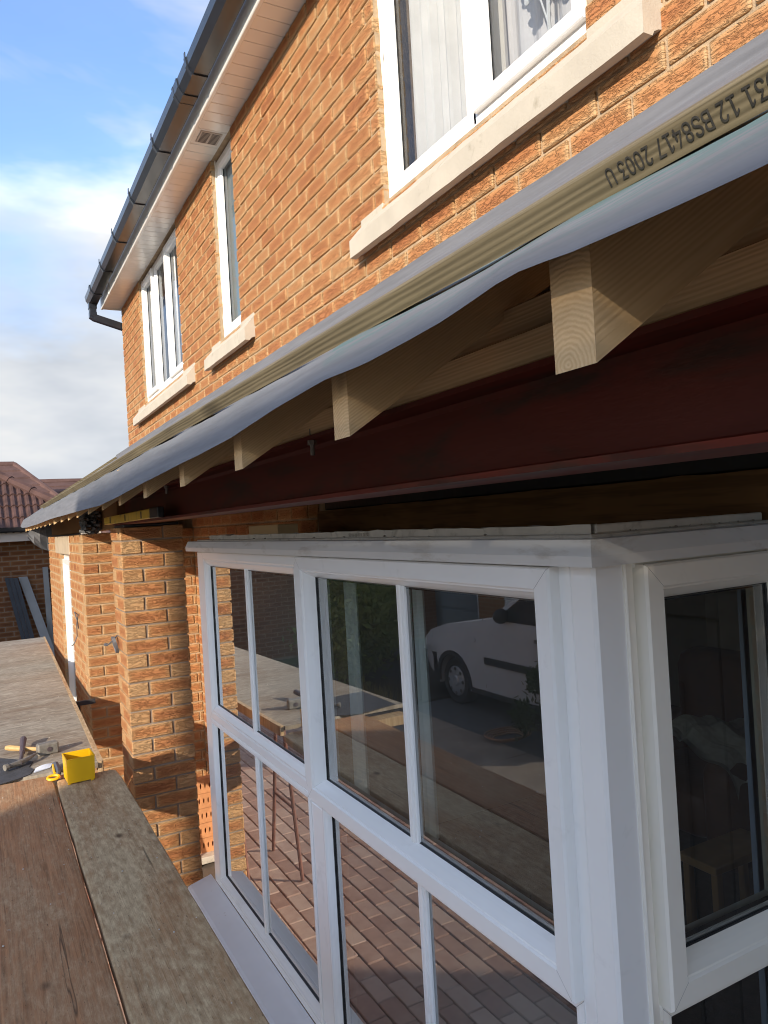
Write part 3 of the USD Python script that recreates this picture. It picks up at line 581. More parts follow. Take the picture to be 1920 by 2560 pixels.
def unit(kind, a0, a1, b0, b1, prof, plane, mt, name, bar=None, depth=0.023, inset=0.066, glassbar=True):
    r_ = MB().ring(a0, a1, b0, b1, prof, plane)
    u_ = obj(name, r_, mt, bay)
    g0, g1, h0, h1 = a0+inset, a1-inset, b0+inset, b1-inset
    wl = MB()
    for (sa, sb) in ((1, 1), (-1, 1), (-1, -1), (1, -1)):
        ca, cb = (a0 if sa > 0 else a1), (b0 if sb > 0 else b1); L_, R_ = [], []
        for t, d in prof[1:-2]:
            L_.append(plane(np.array([ca+sa*t-sa*0.00045]), np.array([cb+sb*t]), d+0.00025)[0]); R_.append(plane(np.array([ca+sa*t+sa*0.00045]), np.array([cb+sb*t]), d+0.00025)[0])
        wl.grid(np.array([L_, R_]))
    obj('weld_line', wl, 'weld_grey', u_)
    P = plane(np.array([g0-0.004, g1+0.004, g1+0.004, g0-0.004]), np.array([h0-0.004, h0-0.004, h1+0.004, h1+0.004]), -depth)
    obj('pane', MB().add(P, [[3, 2, 1, 0]] if plane is pf else [[0, 1, 2, 3]]), 'window_glass', u_)
    gk = MB().ring(g0-0.003, g1+0.003, h0-0.003, h1+0.003, [(0, -0.0175), (0.0045, -0.018), (0.006, -0.0205), (0.006, -0.0235)], plane)
    gk.ring(g0, g1, h0, h1, [(0.003, -0.028), (0.009, -0.028), (0.009, -0.041)], plane)
    obj('gasket', gk, 'rubber_black', u_)
    sp = MB().ring(g0, g1, h0, h1, [(0.0, -0.0275), (0.006, -0.0275), (0.006, -0.044), (0.0, -0.044)], plane); obj('spacer', sp, 'galvanised', u_)
    obj('inner_frame', MB().ring(g0-0.06, g1+0.06, h0-0.06, h1+0.06, [(0, -0.045), (0.060, -0.049), (0.064, -0.064), (0, -0.07)], plane), mt, u_)
    if bar is not None:
        c = bar; w = 0.0205
        prof_ = [(-w, -0.0225), (-w+0.001, -0.0170), (-w+0.004, -0.0135), (-w+0.0075, -0.0135), (-0.0085, -0.0160), (-0.0075, -0.0115), (-0.003, -0.0105), (0.003, -0.0105), (0.0075, -0.0115), (0.0085, -0.0160), (w-0.0075, -0.0135), (w-0.004, -0.0135), (w-0.001, -0.0170), (w, -0.0225)]
        A_ = np.array([c+q[0] for q in prof_]); D_ = [q[1] for q in prof_]
        rows = np.array([[plane(np.array([a]), np.array([z]), d)[0] for a, d in zip(A_, D_)] for z in (h0-0.006, h1+0.006)])
        obj('glazing_bar', MB().grid(rows), mt, u_)
        obj('inner_bar', MB().add(plane(np.array([c-w, c+w, c+w, c-w]), np.array([h0, h0, h1, h1]), -0.034), [[0, 1, 2, 3]]), mt, u_)
    return u_
unit('fix', 2.281, 3.483, ZTR, ZT, FIX, pf, 'upvc', 'fixed_light', bar=2.886)
unit('open', 1.034, 2.256, ZTR-0.002, ZT, OPEN, pf, 'upvc', 'opening_sash', bar=1.642)
unit('fix', 2.292, 3.483, -1.640, -0.880, BEAD, pf, 'upvc', 'fixed_light', bar=2.886, inset=0.034)
unit('fix', 1.034, 2.200, -1.640, -0.880, BEAD, pf, 'upvc', 'fixed_light', bar=1.620, inset=0.034)
fs = MB().box(1.000, 1.45, YB+0.001, YB+0.07, ZBOT, -1.618, 0.004).box(1.0, 1.45, YB+0.001, YB+0.07, -0.905, ZTR, 0.004).box(1.0, 1.45, YB+0.001, YB+0.07, -0.112, -0.06, 0.003).box(1.438, 1.46, YB+0.002, YB+0.07, ZBOT, -0.06, 0.003)
obj('side_frame', fs, 'upvc_cream', bay)
unit('open', 1.004, 1.452, ZTR-0.002, ZT-0.002, OPEN, ps, 'upvc_cream', 'opening_sash')
unit('fix', 1.004, 1.440, -1.640, -0.880, BEAD, ps, 'upvc_cream', 'fixed_light', inset=0.034)
# far end of the bay: a solid white side with an inner face
obj('end_panel', MB().box(0.972, 1.45, 3.50, 3.576, ZBOT, -0.06, 0.004), 'upvc', bay)
# head trim: a sloped plastic fascia round the top, mitred at the corner
TP = [(0.0, -0.098), (0.034, -0.099), (0.036, -0.081), (0.024, -0.054), (0.020, -0.0525), (0.0, -0.0525)]
def trim(face):
    rows = []
    for k_, (o, z) in enumerate(TP):
        if face == 'f': rows.append([(XB-o, YB-o, z), (XB-o, 3.64+o*0.4, z)])
        else: rows.append([(XB-o, YB-o, z), (1.46, YB-o, z)])
    R_ = np.array(rows).transpose(1, 0, 2); mb = MB().grid(np.concatenate([R_, R_[:, :1]], 1))
    mb.add(R_[1], [[0, 1, 2], [0, 2, 3], [0, 3, 4], [0, 4, 5]])
    return mb
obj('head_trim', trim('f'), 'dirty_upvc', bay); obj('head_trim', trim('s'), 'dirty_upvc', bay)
# bay top: boards, cement strip and crumbs
obj('bay_top_board', MB().box(XB+0.01, 1.46, YB+0.01, 3.60, -0.056, -0.047, 0.002), 'cement_board', bay)
cs_ = MB()
ys = np.linspace(YB+0.03, 3.45, 60)
rows = np.array([[(XB+0.03, y, z_) if i < 2 else (XB+0.045, y, z_) for i, z_ in enumerate((-0.047, -0.030+rng.normal(0, 0.0012), -0.030+rng.normal(0, 0.0012), -0.047))] for y in ys])
obj('cement_strip', cs_.grid(rows), 'cement_board', bay)
obj('cement_strip', MB().box(XB+0.04, 1.40, YB+0.028, YB+0.042, -0.047, -0.031, 0.002), 'cement_board', bay)
tm_ = meshkit.text_mesh('SE 06 01-02 E 08 30', 0.009, 0.0006); v_ = np.array(tm_.vertices)
obj('printed_text', (np.c_[XB+0.0298-v_[:, 2], 1.95-v_[:, 0], -0.0445+v_[:, 1]], np.array(tm_.faces)), 'ink_faint', bay)
cr_ = MB()
for k in range(320):
    s_ = abs(rng.normal(0, 0.0026))+0.0012; yk = rng.uniform(YB+0.05, 3.4); xk = XB+rng.uniform(0.0, 0.4)**1.0*0.9
    if rng.uniform() < 0.2: yk, xk = YB+rng.uniform(0.02, 0.1), rng.uniform(1.0, 1.4)
    m_ = trimesh.creation.icosphere(0, s_); v = np.array(m_.vertices)*rng.uniform(0.5, 1.2, (12, 1))*[1.2, 1.3, 0.7]
    cr_.add(v+[xk, yk, -0.046+s_*0.4], m_.faces)
obj('mortar_crumbs', cr_, 'rubble', bay, kind='stuff')
# cill
CP = [(0.0, -1.672), (-0.012, -1.676), (-0.100, -1.698), (-0.112, -1.704), (-0.116, -1.714), (-0.113, -1.728), (-0.10, -1.730), (-0.10, -1.712), (0.0, -1.695)]
R_ = np.array([[(XB+o, y, z) if y > 1 else (XB+o, YB+o, z) for o, z in CP] for y in (YB, 3.655)])
mb = MB().grid(R_); mb.prism([(XB+o, z) for o, z in CP], 3.6545, 3.6585, 'y')
obj('cill', mb, 'cill_upvc', bay)
R_ = np.array([[(XB+o, YB+o, z) if k == 0 else (1.46, YB+o, z) for o, z in CP] for k in range(2)])
obj('cill', MB().grid(R_), 'cill_upvc', bay)
obj('window_board', MB().box(0.975, 1.62, 1.05, 3.48, -1.66, -1.625, 0.008), 'upvc', bay)
# brick plinth under the bay
pl = MB().box(XB+0.008, XW+0.01, YB+0.008, 3.565, G-0.05, -1.700)
plinth = obj('plinth', pl, 'mortar', bay)
for i in range(9):
    z0 = -1.712 - 0.0757*(i+1)
    if i > 7: break
    y = YB + (0.11 if i % 2 else 0)
    while y < 3.565:
        y1 = min(y+0.21, 3.572)
        if y1-y > 0.03:
            b_ = MB(); one_brick(b_, (XB, y, z0+0.01), (XB+0.1, y1, z0+0.0757), 1, tone()); obj('brick', b_, 'rustic_brick', plinth)
        y += 0.2206

# ------------------------------------------------------------------ brick pier
pier = thing('brick_pier', 'square orange brick pier carrying the red steel beam beside the bay window', 'brick pier', (0.80, 4.27, G))
X0, Y0 = 0.64, 4.10
core = obj('core', MB().box(X0+0.007, X0+0.32, Y0+0.007, Y0+0.32, G-0.05, 0.030), 'grey_mortar', pier)
for i in range(32):
    zt = 0.036 - 0.075*i; zb = zt - 0.0655
    if i % 2 == 0: L_ = [((0, 0.215), (0, 0.1025), 0), ((0.225, 0.3275), (0, 0.215), 1), ((0, 0.1025), (0.1125, 0.3275), 1), ((0.1125, 0.3275), (0.225, 0.3275), 0)]
    else: L_ = [((0, 0.1025), (0, 0.215), 1), ((0.1125, 0.3275), (0, 0.1025), 0), ((0, 0.215), (0.225, 0.3275), 0), ((0.225, 0.3275), (0.1125, 0.3275), 1)]
    t_ = tone()
    for (a, b), (c, d), ax in L_:
        o = rng.uniform(-0.0015, 0.0015, 2)
        mb = MB(); one_brick(mb, (X0+a+o[0], Y0+c+o[1], zb), (X0+b+o[0], Y0+d+o[1], zt), ax, float(np.clip(rng.normal(0.42, 0.08), 0, 1)))
        obj('brick', mb, 'rustic_brick', pier)
def coil(name, label, c, r, mt, group=None):
    mb = MB()
    for k in range(3):
        th = np.linspace(0, 2*PI*0.97, 26)+rng.uniform(0, 6); q = rng.uniform(0.8, 1.1)
        mb.tube(np.c_[c[0]-0.012-0.006*k-0.01*np.sin(th), c[1]+r*0.55*q*np.cos(th), c[2]+r*q*np.sin(th)], 0.0032, 6)
    mb.tube([(c[0]-0.004, c[1]+0.01, c[2]+r), (c[0]-0.02, c[1]+0.05, c[2]+r*0.4), (c[0]-0.035, c[1]+0.13, c[2]-r*0.25), (c[0]-0.04, c[1]+0.17, c[2]-r*0.35)], 0.004, 6)
    mb.tube([(c[0]-0.04, c[1]+0.16, c[2]-r*0.33), (c[0]-0.043, c[1]+0.20, c[2]-r*0.42)], 0.009, 6)
    o = obj(name, mb, mt, None, label, 'cable coil', group)
coil('cable_coil', 'coil of dark cable hanging on the left side of the nearer brick pier', (0.64, 4.36, -0.605), 0.048, 'cable_grey')

# ------------------------------------------------------------------ porch wall beyond the pier
porch = thing('porch_extension', 'sunlit brick extension wall with a narrow white window and stone lintel', 'extension', (1.0, 7.0, G))
XE, YE, YE2 = 0.64, 5.82, 8.90
DO = (6.78, 7.70, -2.2, -0.145)
em = MB(); boxes_with_holes(em, YE+0.008, YE2, G-0.05, 0.005, [DO], lambda mb, p, q, r, s: mb.box(XE+0.008, XE+0.1, p, q, r, s))
em.box(XE+0.1, XW+0.01, YE+0.008, YE+0.1, G-0.05, 0.005); em.box(XE+0.1, XW+0.3, YE2-0.1, YE2-0.002, G-0.05, 0.005)
ewall = obj('wall', em, 'mortar', porch)
er = MB()
for i in range(31):
    zt = 0.020-0.075*i; zb = zt-0.0655; first = i < 21
    def put(lo, hi, ax, keep):
        mb = MB() if keep else er
        one_brick(mb, lo, hi, ax, float(np.clip(rng.normal(0.60, 0.14), 0, 1)))
        if keep: obj('brick', mb, 'rustic_brick', ewall)
    x = XE; x1 = XE+(0.215 if i % 2 == 0 else 0.1025)
    while x < XW-0.02:
        put((x, YE+rng.uniform(-0.001, 0.001), zb), (min(x1, XW), YE+(0.215 if (x == XE and i % 2) else 0.1025), zt), 0, first); x = x1+0.01; x1 = x+0.215
    y = YE+(0.1125 if i % 2 == 0 else 0.225); y1 = y+0.215
    while y < YE2:
        ye = min(y1, YE2); segs = [(y, ye)]
        hz = DO[2] < (zt+zb)/2 < DO[3]; lz = -0.145 < (zt+zb)/2 < 0.02
        h = (DO[0], DO[1]) if hz else (6.72, 8.02) if lz else None
        if h: segs = [(a, b) for a, b in ((y, min(ye, h[0])), (max(y, h[1]), ye)) if b-a > 0.02]
        for a, b in segs: put((XE+rng.uniform(-0.001, 0.001), a, zb), (XE+0.1, b, zt), 1, first)
        y = y1+0.01; y1 = y+0.215
obj('bricks_below', er, 'rustic_brick', ewall, kind='stuff')
obj('lintel', MB().box(XE-0.004, XE+0.11, 6.72, 8.02, -0.145, 0.018, 0.006), 'render_stone', porch)
def pe(a, b, d): a, b = np.broadcast_arrays(np.asarray(a, float), np.asarray(b, float)); return np.stack([np.full(a.shape, XE+0.045) - d, a, b], -1)
wf = MB().ring(6.785, 7.695, -2.15, -0.15, FIX, pe); win = obj('window', wf, 'upvc', porch)
obj('sash', MB().ring(6.83, 7.65, -2.10, -0.195, OPEN, pe), 'upvc', win)
P = pe(np.array([6.88, 7.60, 7.60, 6.88]), np.array([-2.05, -2.05, -0.245, -0.245]), -0.02); obj('pane', MB().add(P, [[3, 2, 1, 0]]), 'upper_glass', win)
obj('inside_wall', MB().box(1.2, 1.25, 6.0, 8.7, G, 0.0), 'plaster', porch)
c2 = MB(); c2.tube([(0.632, 6.20, -0.60), (0.60, 6.18, -0.57), (0.61, 6.12, -0.63), (0.625, 6.20, -0.70), (0.628, 6.30, -0.66), (0.63, 6.24, -0.60), (0.625, 6.32, -0.68), (0.63, 6.38, -0.78), (0.60, 6.36, -0.84), (0.58, 6.33, -0.845)], 0.004, 6)
obj('cable_loop', c2, 'cable_grey', None, 'thin loose loop of cable on the sunlit brick wall beside the narrow window', 'cable')

# ------------------------------------------------------------------ loose perforated bricks behind the pier
for i in range(5):
    zb = G + 0.05 + 0.105*i
    off = 0.0 if i % 2 else 0.085
    x0 = 1.185 + off*0.55; y0 = 5.38
    bp = thing('perforated_brick', ['bottom perforated brick of the stack behind the pier', 'second perforated brick up in the stack behind the pier', 'middle perforated brick of the stack behind the pier', 'perforated brick just below the topmost of the stack', 'topmost perforated brick of the stack behind the pier'][i], 'brick', (x0, y0, zb), group='perforated bricks stacked behind the pier')
    face = sbox(x0, zb, x0+0.215, zb+0.102)
    hs = [affinity.scale(Point(x0+0.028+0.032*k, zb+0.051).buffer(0.011, 6), 0.55, 1.75) for k in range(6)]
    obj('body', MB().prism(face.difference(unary_union(hs)), y0, y0+0.065, 'y'), 'terracotta', bp)
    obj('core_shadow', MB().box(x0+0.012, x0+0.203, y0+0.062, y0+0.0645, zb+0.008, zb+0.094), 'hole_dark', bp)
obj('brick_pallet_board', MB().box(1.12, 1.46, 5.30, 5.75, G+0.003, G+0.05, 0.004), 'cement_board', None, 'pale gritty board under the stack of perforated bricks', 'board')

# ------------------------------------------------------------------ steel beam, bolts, spirit level
beam = thing('steel_beam', 'dark red painted steel beam under the rafters resting on the brick pier', 'steel beam', (0.736, 1.8, 0.05))
bx0, bx1, bz0, bz1 = 0.660, 0.812, 0.052, 0.198
pr = Polygon([(bx0, bz0), (bx1, bz0), (bx1, bz0+0.009), (0.750, bz0+0.009), (0.741, bz0+0.018), (0.741, bz1-0.018), (0.750, bz1-0.009), (bx1, bz1-0.009), (bx1, bz1), (bx0, bz1), (bx0, bz1-0.009), (0.722, bz1-0.009), (0.731, bz1-0.018), (0.731, bz0+0.018), (0.722, bz0+0.009), (bx0, bz0+0.009)])
obj('beam', MB().prism(pr, -1.2, 4.46, 'y'), 'red_oxide_steel', beam)
for y in (0.35, 1.568, 3.09):
    b_ = MB().tube([(0.672, y, 0.155), (0.672, y, 0.215)], 0.0055, 8); b_.tube([(0.672, y, 0.178), (0.672, y, 0.1885)], 0.0105, 6)
    obj('bolt', b_, 'hammer_steel', beam)
lv = thing('spirit_level', 'yellow spirit level with black end lying along the foot of the red beam', 'spirit level', (0.655, 3.9, 0.062))
obj('body', MB().box(0.641, 0.664, 3.30, 4.66, 0.0625, 0.105, 0.003), 'yellow_paint', lv)
obj('end_cap', MB().box(0.639, 0.666, 3.13, 3.30, 0.0615, 0.106, 0.003), 'rubber_black', lv)
for y in (3.50, 3.93, 4.42): obj('vial', MB().box(0.6395, 0.642, y-0.012, y+0.012, 0.068, 0.10, 0.001), 'rubber_black', lv)
obj('padstone', MB().box(0.66, 0.95, 4.12, 4.42, 0.0365, 0.0515, 0.003), 'black_steel', None, 'thin dark bearing plate between the brick pier and the red beam', 'bearing plate')
wp = MB().box(0.69, 0.80, 4.50, 9.05, 0.035, 0.19, 0.004)
obj('bearer_timber', wp, 'old_timber', None, 'long dark timber bearer on top of the porch wall under the far rafters', 'timber', loc=None)
bg = MB(); 
for k in range(60):
    th = k*0.7; bg.tube([(0.62+0.05*math.sin(th*1.7), 5.15+0.10*math.cos(th), 0.02+0.0022*k), (0.63+0.05*math.cos(th*1.3), 5.22+0.12*math.sin(th*0.9), 0.03+0.0022*k)], 0.010, 5)
obj('mesh_bag', bg, 'mesh_bag', None, 'crumpled grey mesh bag tucked under the rafters beyond the pier', 'bag')
obj('timber_offcut', MB().box(1.03, 1.12, 2.80, 3.16, -0.046, 0.004, 0.003), 'pine', None, 'short sawn timber offcut lying on the bay roof', 'timber offcut', loc=None)
obj('stone_chip', MB().box(0.985, 1.03, 3.36, 3.47, -0.046, -0.028, 0.004), 'cement_board', None, 'small pale stone chip on the far end of the bay roof', 'stone chip')

# ------------------------------------------------------------------ lean-to roof
SL = 0.655
def zr(x): return 0.225 + SL*(x-0.424)
lean = thing('lean_to_roof', 'unfinished lean-to roof of pine rafters, grey membrane and wooden battens along the house wall', 'roof', (0.9, 4.3, 0.1))
for k in range(-1, 20):
    yc = 0.4515+0.443*k; h_ = 0.1135+0.0038*min(max(yc, 0), 4.8); w_ = 0.0235
    a_ = np.array([(0.424, zr(0.424)-h_), (1.446, zr(1.446)-h_), (1.446, zr(1.446)-0.002), (0.424, zr(0.424)-0.002)])
    o_ = rng.uniform(-0.004, 0.004)
    n_ = 1; mb = MB(); v = []; l_ = []
    ph = rng.uniform(0, 9); px_ = rng.uniform(-0.03, 0.03); pz_ = rng.uniform(-0.06, 0.0)
    if k == 0: px_, pz_ = -0.012, -0.035
    xs = np.linspace(0, 1, 9)
    for (side) in (-w_, w_):
        for t in xs:
            for e in (0, 1):
                x = 0.424+o_+t*1.02; z = zr(x)-h_ if e == 0 else zr(x)-0.002
                v.append((x, yc+side, z)); l_.append((side+px_, (0 if e == 0 else h_)+pz_, t*1.22+ph*0.0+0.13*k))
    N = 18; f = []
    for s_ in (0, N):
        for i in range(8): f.append([s_+2*i, s_+2*i+2, s_+2*i+3, s_+2*i+1])
    for i in range(8):
        for e in (0, 1): f.append([2*i+e, 2*i+2+e, N+2*i+2+e, N+2*i+e])
    mb.add(v, f, np.array(l_))
    # the plumb-cut end has its own vertices so that the rings show on it
    ee = [(0.4238+o_, yc-w_, zr(0.424+o_)-h_), (0.4238+o_, yc+w_, zr(0.424+o_)-h_), (0.4238+o_, yc+w_, zr(0.424+o_)-0.002), (0.4238+o_, yc-w_, zr(0.424+o_)-0.002)]
    mb.add(ee, [[0, 1, 2, 3]], np.array([(-w_+px_, pz_, 0.0), (w_+px_, pz_, 0.0), (w_+px_, h_+pz_, 0.0), (-w_+px_, h_+pz_, 0.0)]))
    obj('rafter', mb, 'pine', lean)
def timber(x0, x1, y0, y1, z0, z1, mt, name='wall_plate'):
    mb = MB().box(x0, x1, y0, y1, z0, z1, 0.002); v_, f_, _ = mb.arrays()
    obj(name, (v_, f_), mt, lean, loc=np.c_[v_[:, 0]-x0-0.03, v_[:, 2]-z0-0.02, v_[:, 1]])
timber(0.668, 0.80, -1.2, 9.0, 0.200, 0.246, 'pine'); timber(0.690, 0.80, -1.2, 9.0, 0.2475, 0.296, 'pine')
# membrane: sags between the rafters, droops over the rafter ends
Ys = np.concatenate([np.arange(-1.0, 3.0, 0.03), np.arange(3.0, 9.26, 0.06)])
yk = np.array([-1, 0.0, 0.26, 0.311, 0.403, 0.446, 0.483, 0.528, 0.58, 0.649, 0.752, 0.854, 1.055, 1.27, 1.5, 1.7, 1.85, 2.1, 2.5, 2.95, 3.6, 4.3, 5.2, 6.4, 8.0, 8.9, 9.3])
zk = np.array([0.186, 0.186, 0.183, 0.184, 0.187, 0.191, 0.193, 0.188, 0.183, 0.180, 0.177, 0.180, 0.172, 0.157, 0.150, 0.146, 0.142, 0.135, 0.122, 0.112, 0.117, 0.121, 0.125, 0.120, 0.123, 0.135, 0.165])
rows, lc = [], []
for y in Ys:
    s_ = abs(math.sin(PI*(y-0.4515)/0.443)); sag = 0.014*s_**1.4
    wob = (meshkit.noise(np.array([y*2.1, 0.3, 0.7]))-0.5)*0.010
    ze = np.interp(y, yk, zk) + (wob*0.3 if y > 1.3 else 0)
    xe = 0.391+0.25*wob; P = [(xe+(0.424-xe)*t, ze+(0.2275-ze)*t+0.004*math.sin(PI*t)) for t in (0.0, 0.12, 0.38, 0.7)] + [(0.424, 0.2275)]
    for x, dz in ((0.436, 0.2), (0.447, 0.35), (0.475, 0.7), (0.56, 1.0), (0.75, 1.0), (1.0, 1.0), (1.2, 0.9), (1.36, 0.5), (1.43, 0.1)): P.append((x, zr(x)+0.003-sag*dz*(0.75 if x > 0.5 else 0.9)))
    P += [(1.442, zr(1.442)+0.012), (1.4445, zr(1.442)+0.05)]
    fl = 0.0
    r_ = []
    for j, (x, z) in enumerate(P):
        f1 = 0.0035*(meshkit.noise(np.array([y*7.0+x*9, x*14.0, 2.2]))-0.5) + 0.002*abs(meshkit.noise(np.array([y*19.0-x*21, x*26.0, 5.2]))-0.5)
        r_.append((x - f1*(1 if j < 6 else 0.3), y, z + f1*(0 if j == 0 else 1)))
        d_ = min(j/6.0, 1.0)
        lc.append((y*2.0 + x*3.0, d_*1.0 + y*0.8, (0.0 if j > 7 else min(max((d_-0.25)*2.2, 0.0), 1.0))*(1.0 if y < 0.9 else 0.12)))
    rows.append(r_)
mem = MB().grid(np.array(rows)); v_, f_, _ = mem.arrays()
obj('membrane', (v_, f_), 'membrane_grey', lean, loc=np.array(lc))
fl_ = MB(); 
for (p, q) in (((0.46, 9.16, 0.20), (0.68, 9.155, 0.33)),): pass
ux = np.linspace(0, 1, 10); rows = []
for u in ux:
    x = 0.46 + 0.55*u; top = zr(x)-0.10; bot = 0.02-0.20*min(u*2.2, 1)-0.03*math.sin(u*9)
    rows.append([(x+0.01*math.sin(w*5+u*7), 9.15+0.03*math.sin(w*4+u*11), top+(bot-top)*w) for w in np.linspace(0, 1, 6)])
obj('membrane_flap', MB().grid(np.array(rows)), 'flap_grey', lean)
# battens
sv = np.array([math.cos(math.atan(SL)), math.sin(math.atan(SL))]); nv = np.array([-sv[1], sv[0]])
def batten(x, y0, y1, th=0.0250, w=0.048, name='batten', lift=0.0):
    p0 = np.array([x, zr(x)+0.004+lift]); ys_ = np.linspace(y0, y1, 30); v = []; l_ = []
    pts = [p0, p0+nv*(th-0.0016)+sv*0.0, p0+nv*th+sv*0.0022, p0+nv*th+sv*w, p0+sv*w]
    for i, y in enumerate(ys_):
        bow = 0.0012*math.sin(y*1.9+x*9)
        for q, lp in zip(pts, ((0.0, 0.0), (0.0, th), (0.003, th+0.002), (w, th+0.004), (w, 0))): v.append((q[0], y, q[1]+bow)); l_.append((lp[0]+0.02, lp[1]*1.0-0.045+x*0.1, y+x*3))
    R_ = np.array(v).reshape(30, 5, 3); R_ = np.concatenate([R_, R_[:, :1]], 1)
    mb = MB().grid(R_); L_ = np.array(l_).reshape(30, 5, 3); L_ = np.concatenate([L_, L_[:, :1]], 1).reshape(-1, 3)
    n_ = mb.n; mb.add(R_[0, :5], [[0, 1, 2], [0, 2, 3], [0, 3, 4]]); mb.add(R_[-1, :5], [[0, 1, 2], [0, 2, 3], [0, 3, 4]])
    v_, f_, _ = mb.arrays(); obj(name, (v_, f_), 'treated_pine', lean, loc=np.vstack([L_, L_[:5], L_[-5:]]))
batten(0.447, -1.0, 2.322); batten(0.447, 2.326, 6.53)
vb = MB()
for xa, xb in ((0.60, 1.02), (1.024, 1.43)):
    P = np.array([(xa, zr(xa)+0.004), (xb, zr(xb)+0.004), (xb-0.012, zr(xb)+0.028), (xa-0.012, zr(xa)+0.028)])
    mb = MB().prism(P, 9.085, 9.135, 'y'); v_, f_, _ = mb.arrays(); obj('verge_batten', (v_, f_), 'treated_pine', lean, loc=np.c_[v_[:, 1]-9.1, v_[:, 2]*0.3, v_[:, 0]*1.3])
# the stamp on the batten: letters upside down on its downhill face
tm_ = meshkit.text_mesh('0031 12 BS8417 2003 U', 0.0135, 0.0005); v_ = np.array(tm_.vertices)
wd = v_[:, 0].max(); yy_ = 0.268 + v_[:, 0]/wd*0.150
p0 = np.array([0.447, zr(0.447)+0.004])
q_ = p0 + nv*np.array([0.0195]) - np.outer(v_[:, 1], nv)
obj('stamped_text', (np.c_[q_[:, 0]-sv[0]*(v_[:, 2]+0.0002), yy_, q_[:, 1]-sv[1]*(v_[:, 2]+0.0002)+0.0012*np.sin(yy_*1.9+0.447*9)], np.array(tm_.faces)), 'ink', lean)

# ------------------------------------------------------------------ scaffold boards, sheets and trestles
def board(x0, x1, y0, y1, zt, mt, label, dx=0.0, th=0.038):
    mb = MB(); ys_ = np.linspace(y0, y1, 40); rows = []
    for i, y in enumerate(ys_):
        e = 0.02 if i in (0, 39) else 0.0
        w = rng.normal(0, 0.0007, 2); s_ = dx*(y-y0)
        rows.append([(x0+s_+e*0.5+w[0], y, zt-th), (x0+s_+e*0.3+w[0], y, zt-0.006), (x0+s_+0.005+e*0.5+w[0], y, zt-0.001), (x0+s_+0.02+e, y, zt), ((x0+x1)/2+s_, y, zt-0.0006), (x1+s_-0.02-e, y, zt), (x1+s_-0.005-e*0.5+w[1], y, zt-0.0015), (x1+s_-e*0.3+w[1], y, zt-0.007), (x1+s_-e*0.5+w[1], y, zt-th)])
    R_ = np.array(rows); R_ = np.concatenate([R_, R_[:, :1]], 1); mb.grid(R_)
    for r_ in (R_[0, :9], R_[-1, :9]): mb.add(r_, [[0, i, i+1] for i in range(1, 8)])
    v_, f_, _ = mb.arrays()
    return obj('scaffold_board', (v_, f_), mt, None, label, 'scaffold board', loc=np.broadcast_to(rng.uniform(-5, 5, 3)*[1, 1, 0.1], v_.shape))
ZP = -1.10
board(0.2455, 0.512, -1.2, 3.742, ZP, 'plank_grey', 'scaffold board nearest the bay window, under the yellow box, grey and scuffed')
board(-0.018, 0.2365, -1.2, 3.845, ZP-0.001, 'plank_brown', 'brown scaffold board in the middle with a dark gap on its right')
def sheetb(poly, z1, mt, label):
    mb = MB().prism(poly, z1-0.022, z1, 'z'); v_, f_, _ = mb.arrays()
    obj('plywood_sheet', (v_, f_), mt, None, label, 'sheet', loc=np.broadcast_to(rng.uniform(-5, 5, 3)*[1, 1, 0.1], v_.shape))
    return mb
sheetb([(-0.30, 3.885), (0.445, 3.885), (0.452, 4.08), (0.515, 6.874), (-0.16, 6.874)], ZP+0.002, 'ply_sheet', 'weathered plywood sheet under the hammers')
sheetb([(-0.16, 6.884), (0.515, 6.884), (0.560, 9.27), (-0.05, 9.27)], ZP+0.001, 'ply_sheet', 'plywood sheet at the far end of the platform, edge on to the narrow window')
ed = MB().prism([(0.447, 3.90), (0.472, 3.90), (0.580, 9.27), (0.562, 9.27)], ZP-0.05, ZP+0.004, 'z'); v_, f_, _ = ed.arrays()
obj('edge_batten', (v_, f_), 'plank_grey', None, 'long timber edging along the right side of the plywood sheets', 'timber', loc=np.zeros(v_.shape))
def trestle(y, label):
    t = thing('trestle', label, 'trestle', (0.1, y, G), group=None)
    for sx in (0.10, 0.46):
        for dy in (-0.28, 0.28):
            obj('leg', MB().tube([(0.1+sx-0.1, y+dy, G+0.004), (0.1+sx-0.1, y+dy*0.12, ZP-0.085)], 0.013, 8), 'rusty_steel', t)
        obj('tie', MB().tube([(0.1+sx-0.1, y-0.18, G+0.45), (0.1+sx-0.1, y+0.18, G+0.45)], 0.010, 6), 'rusty_steel', t)
    obj('top_rail', MB().box(-0.06, 0.49, y-0.04, y+0.04, ZP-0.085, ZP-0.042, 0.004), 'rusty_steel', t)
trestle(-0.4, 'rusty folding trestle under the near end of the scaffold boards')
trestle(4.95, 'rusty folding trestle under the near end of the plywood sheet beyond the scaffold boards')
trestle(6.6, 'rusty folding trestle under the nearer plywood sheet')
trestle(8.6, 'rusty folding trestle under the far plywood sheet')
v_, f_, _ = MB().box(-0.28, 0.43, 3.80, 3.90, ZP-0.095, ZP-0.041, 0.003).arrays()
obj('cross_bearer', (v_, f_), 'plank_grey', None, 'timber bearer under the joint between the scaffold boards and the plywood sheet', 'timber', loc=np.zeros(v_.shape))
bk = MB().box(0.50, 0.648, 5.585, 5.615, -1.165, -1.134, 0.003).box(0.52, 0.548, 5.588, 5.612, -1.36, -1.165, 0.003)
obj('steel_bracket', bk, 'black_steel', None, 'black steel angle bracket between the plywood sheet and the porch wall', 'bracket')

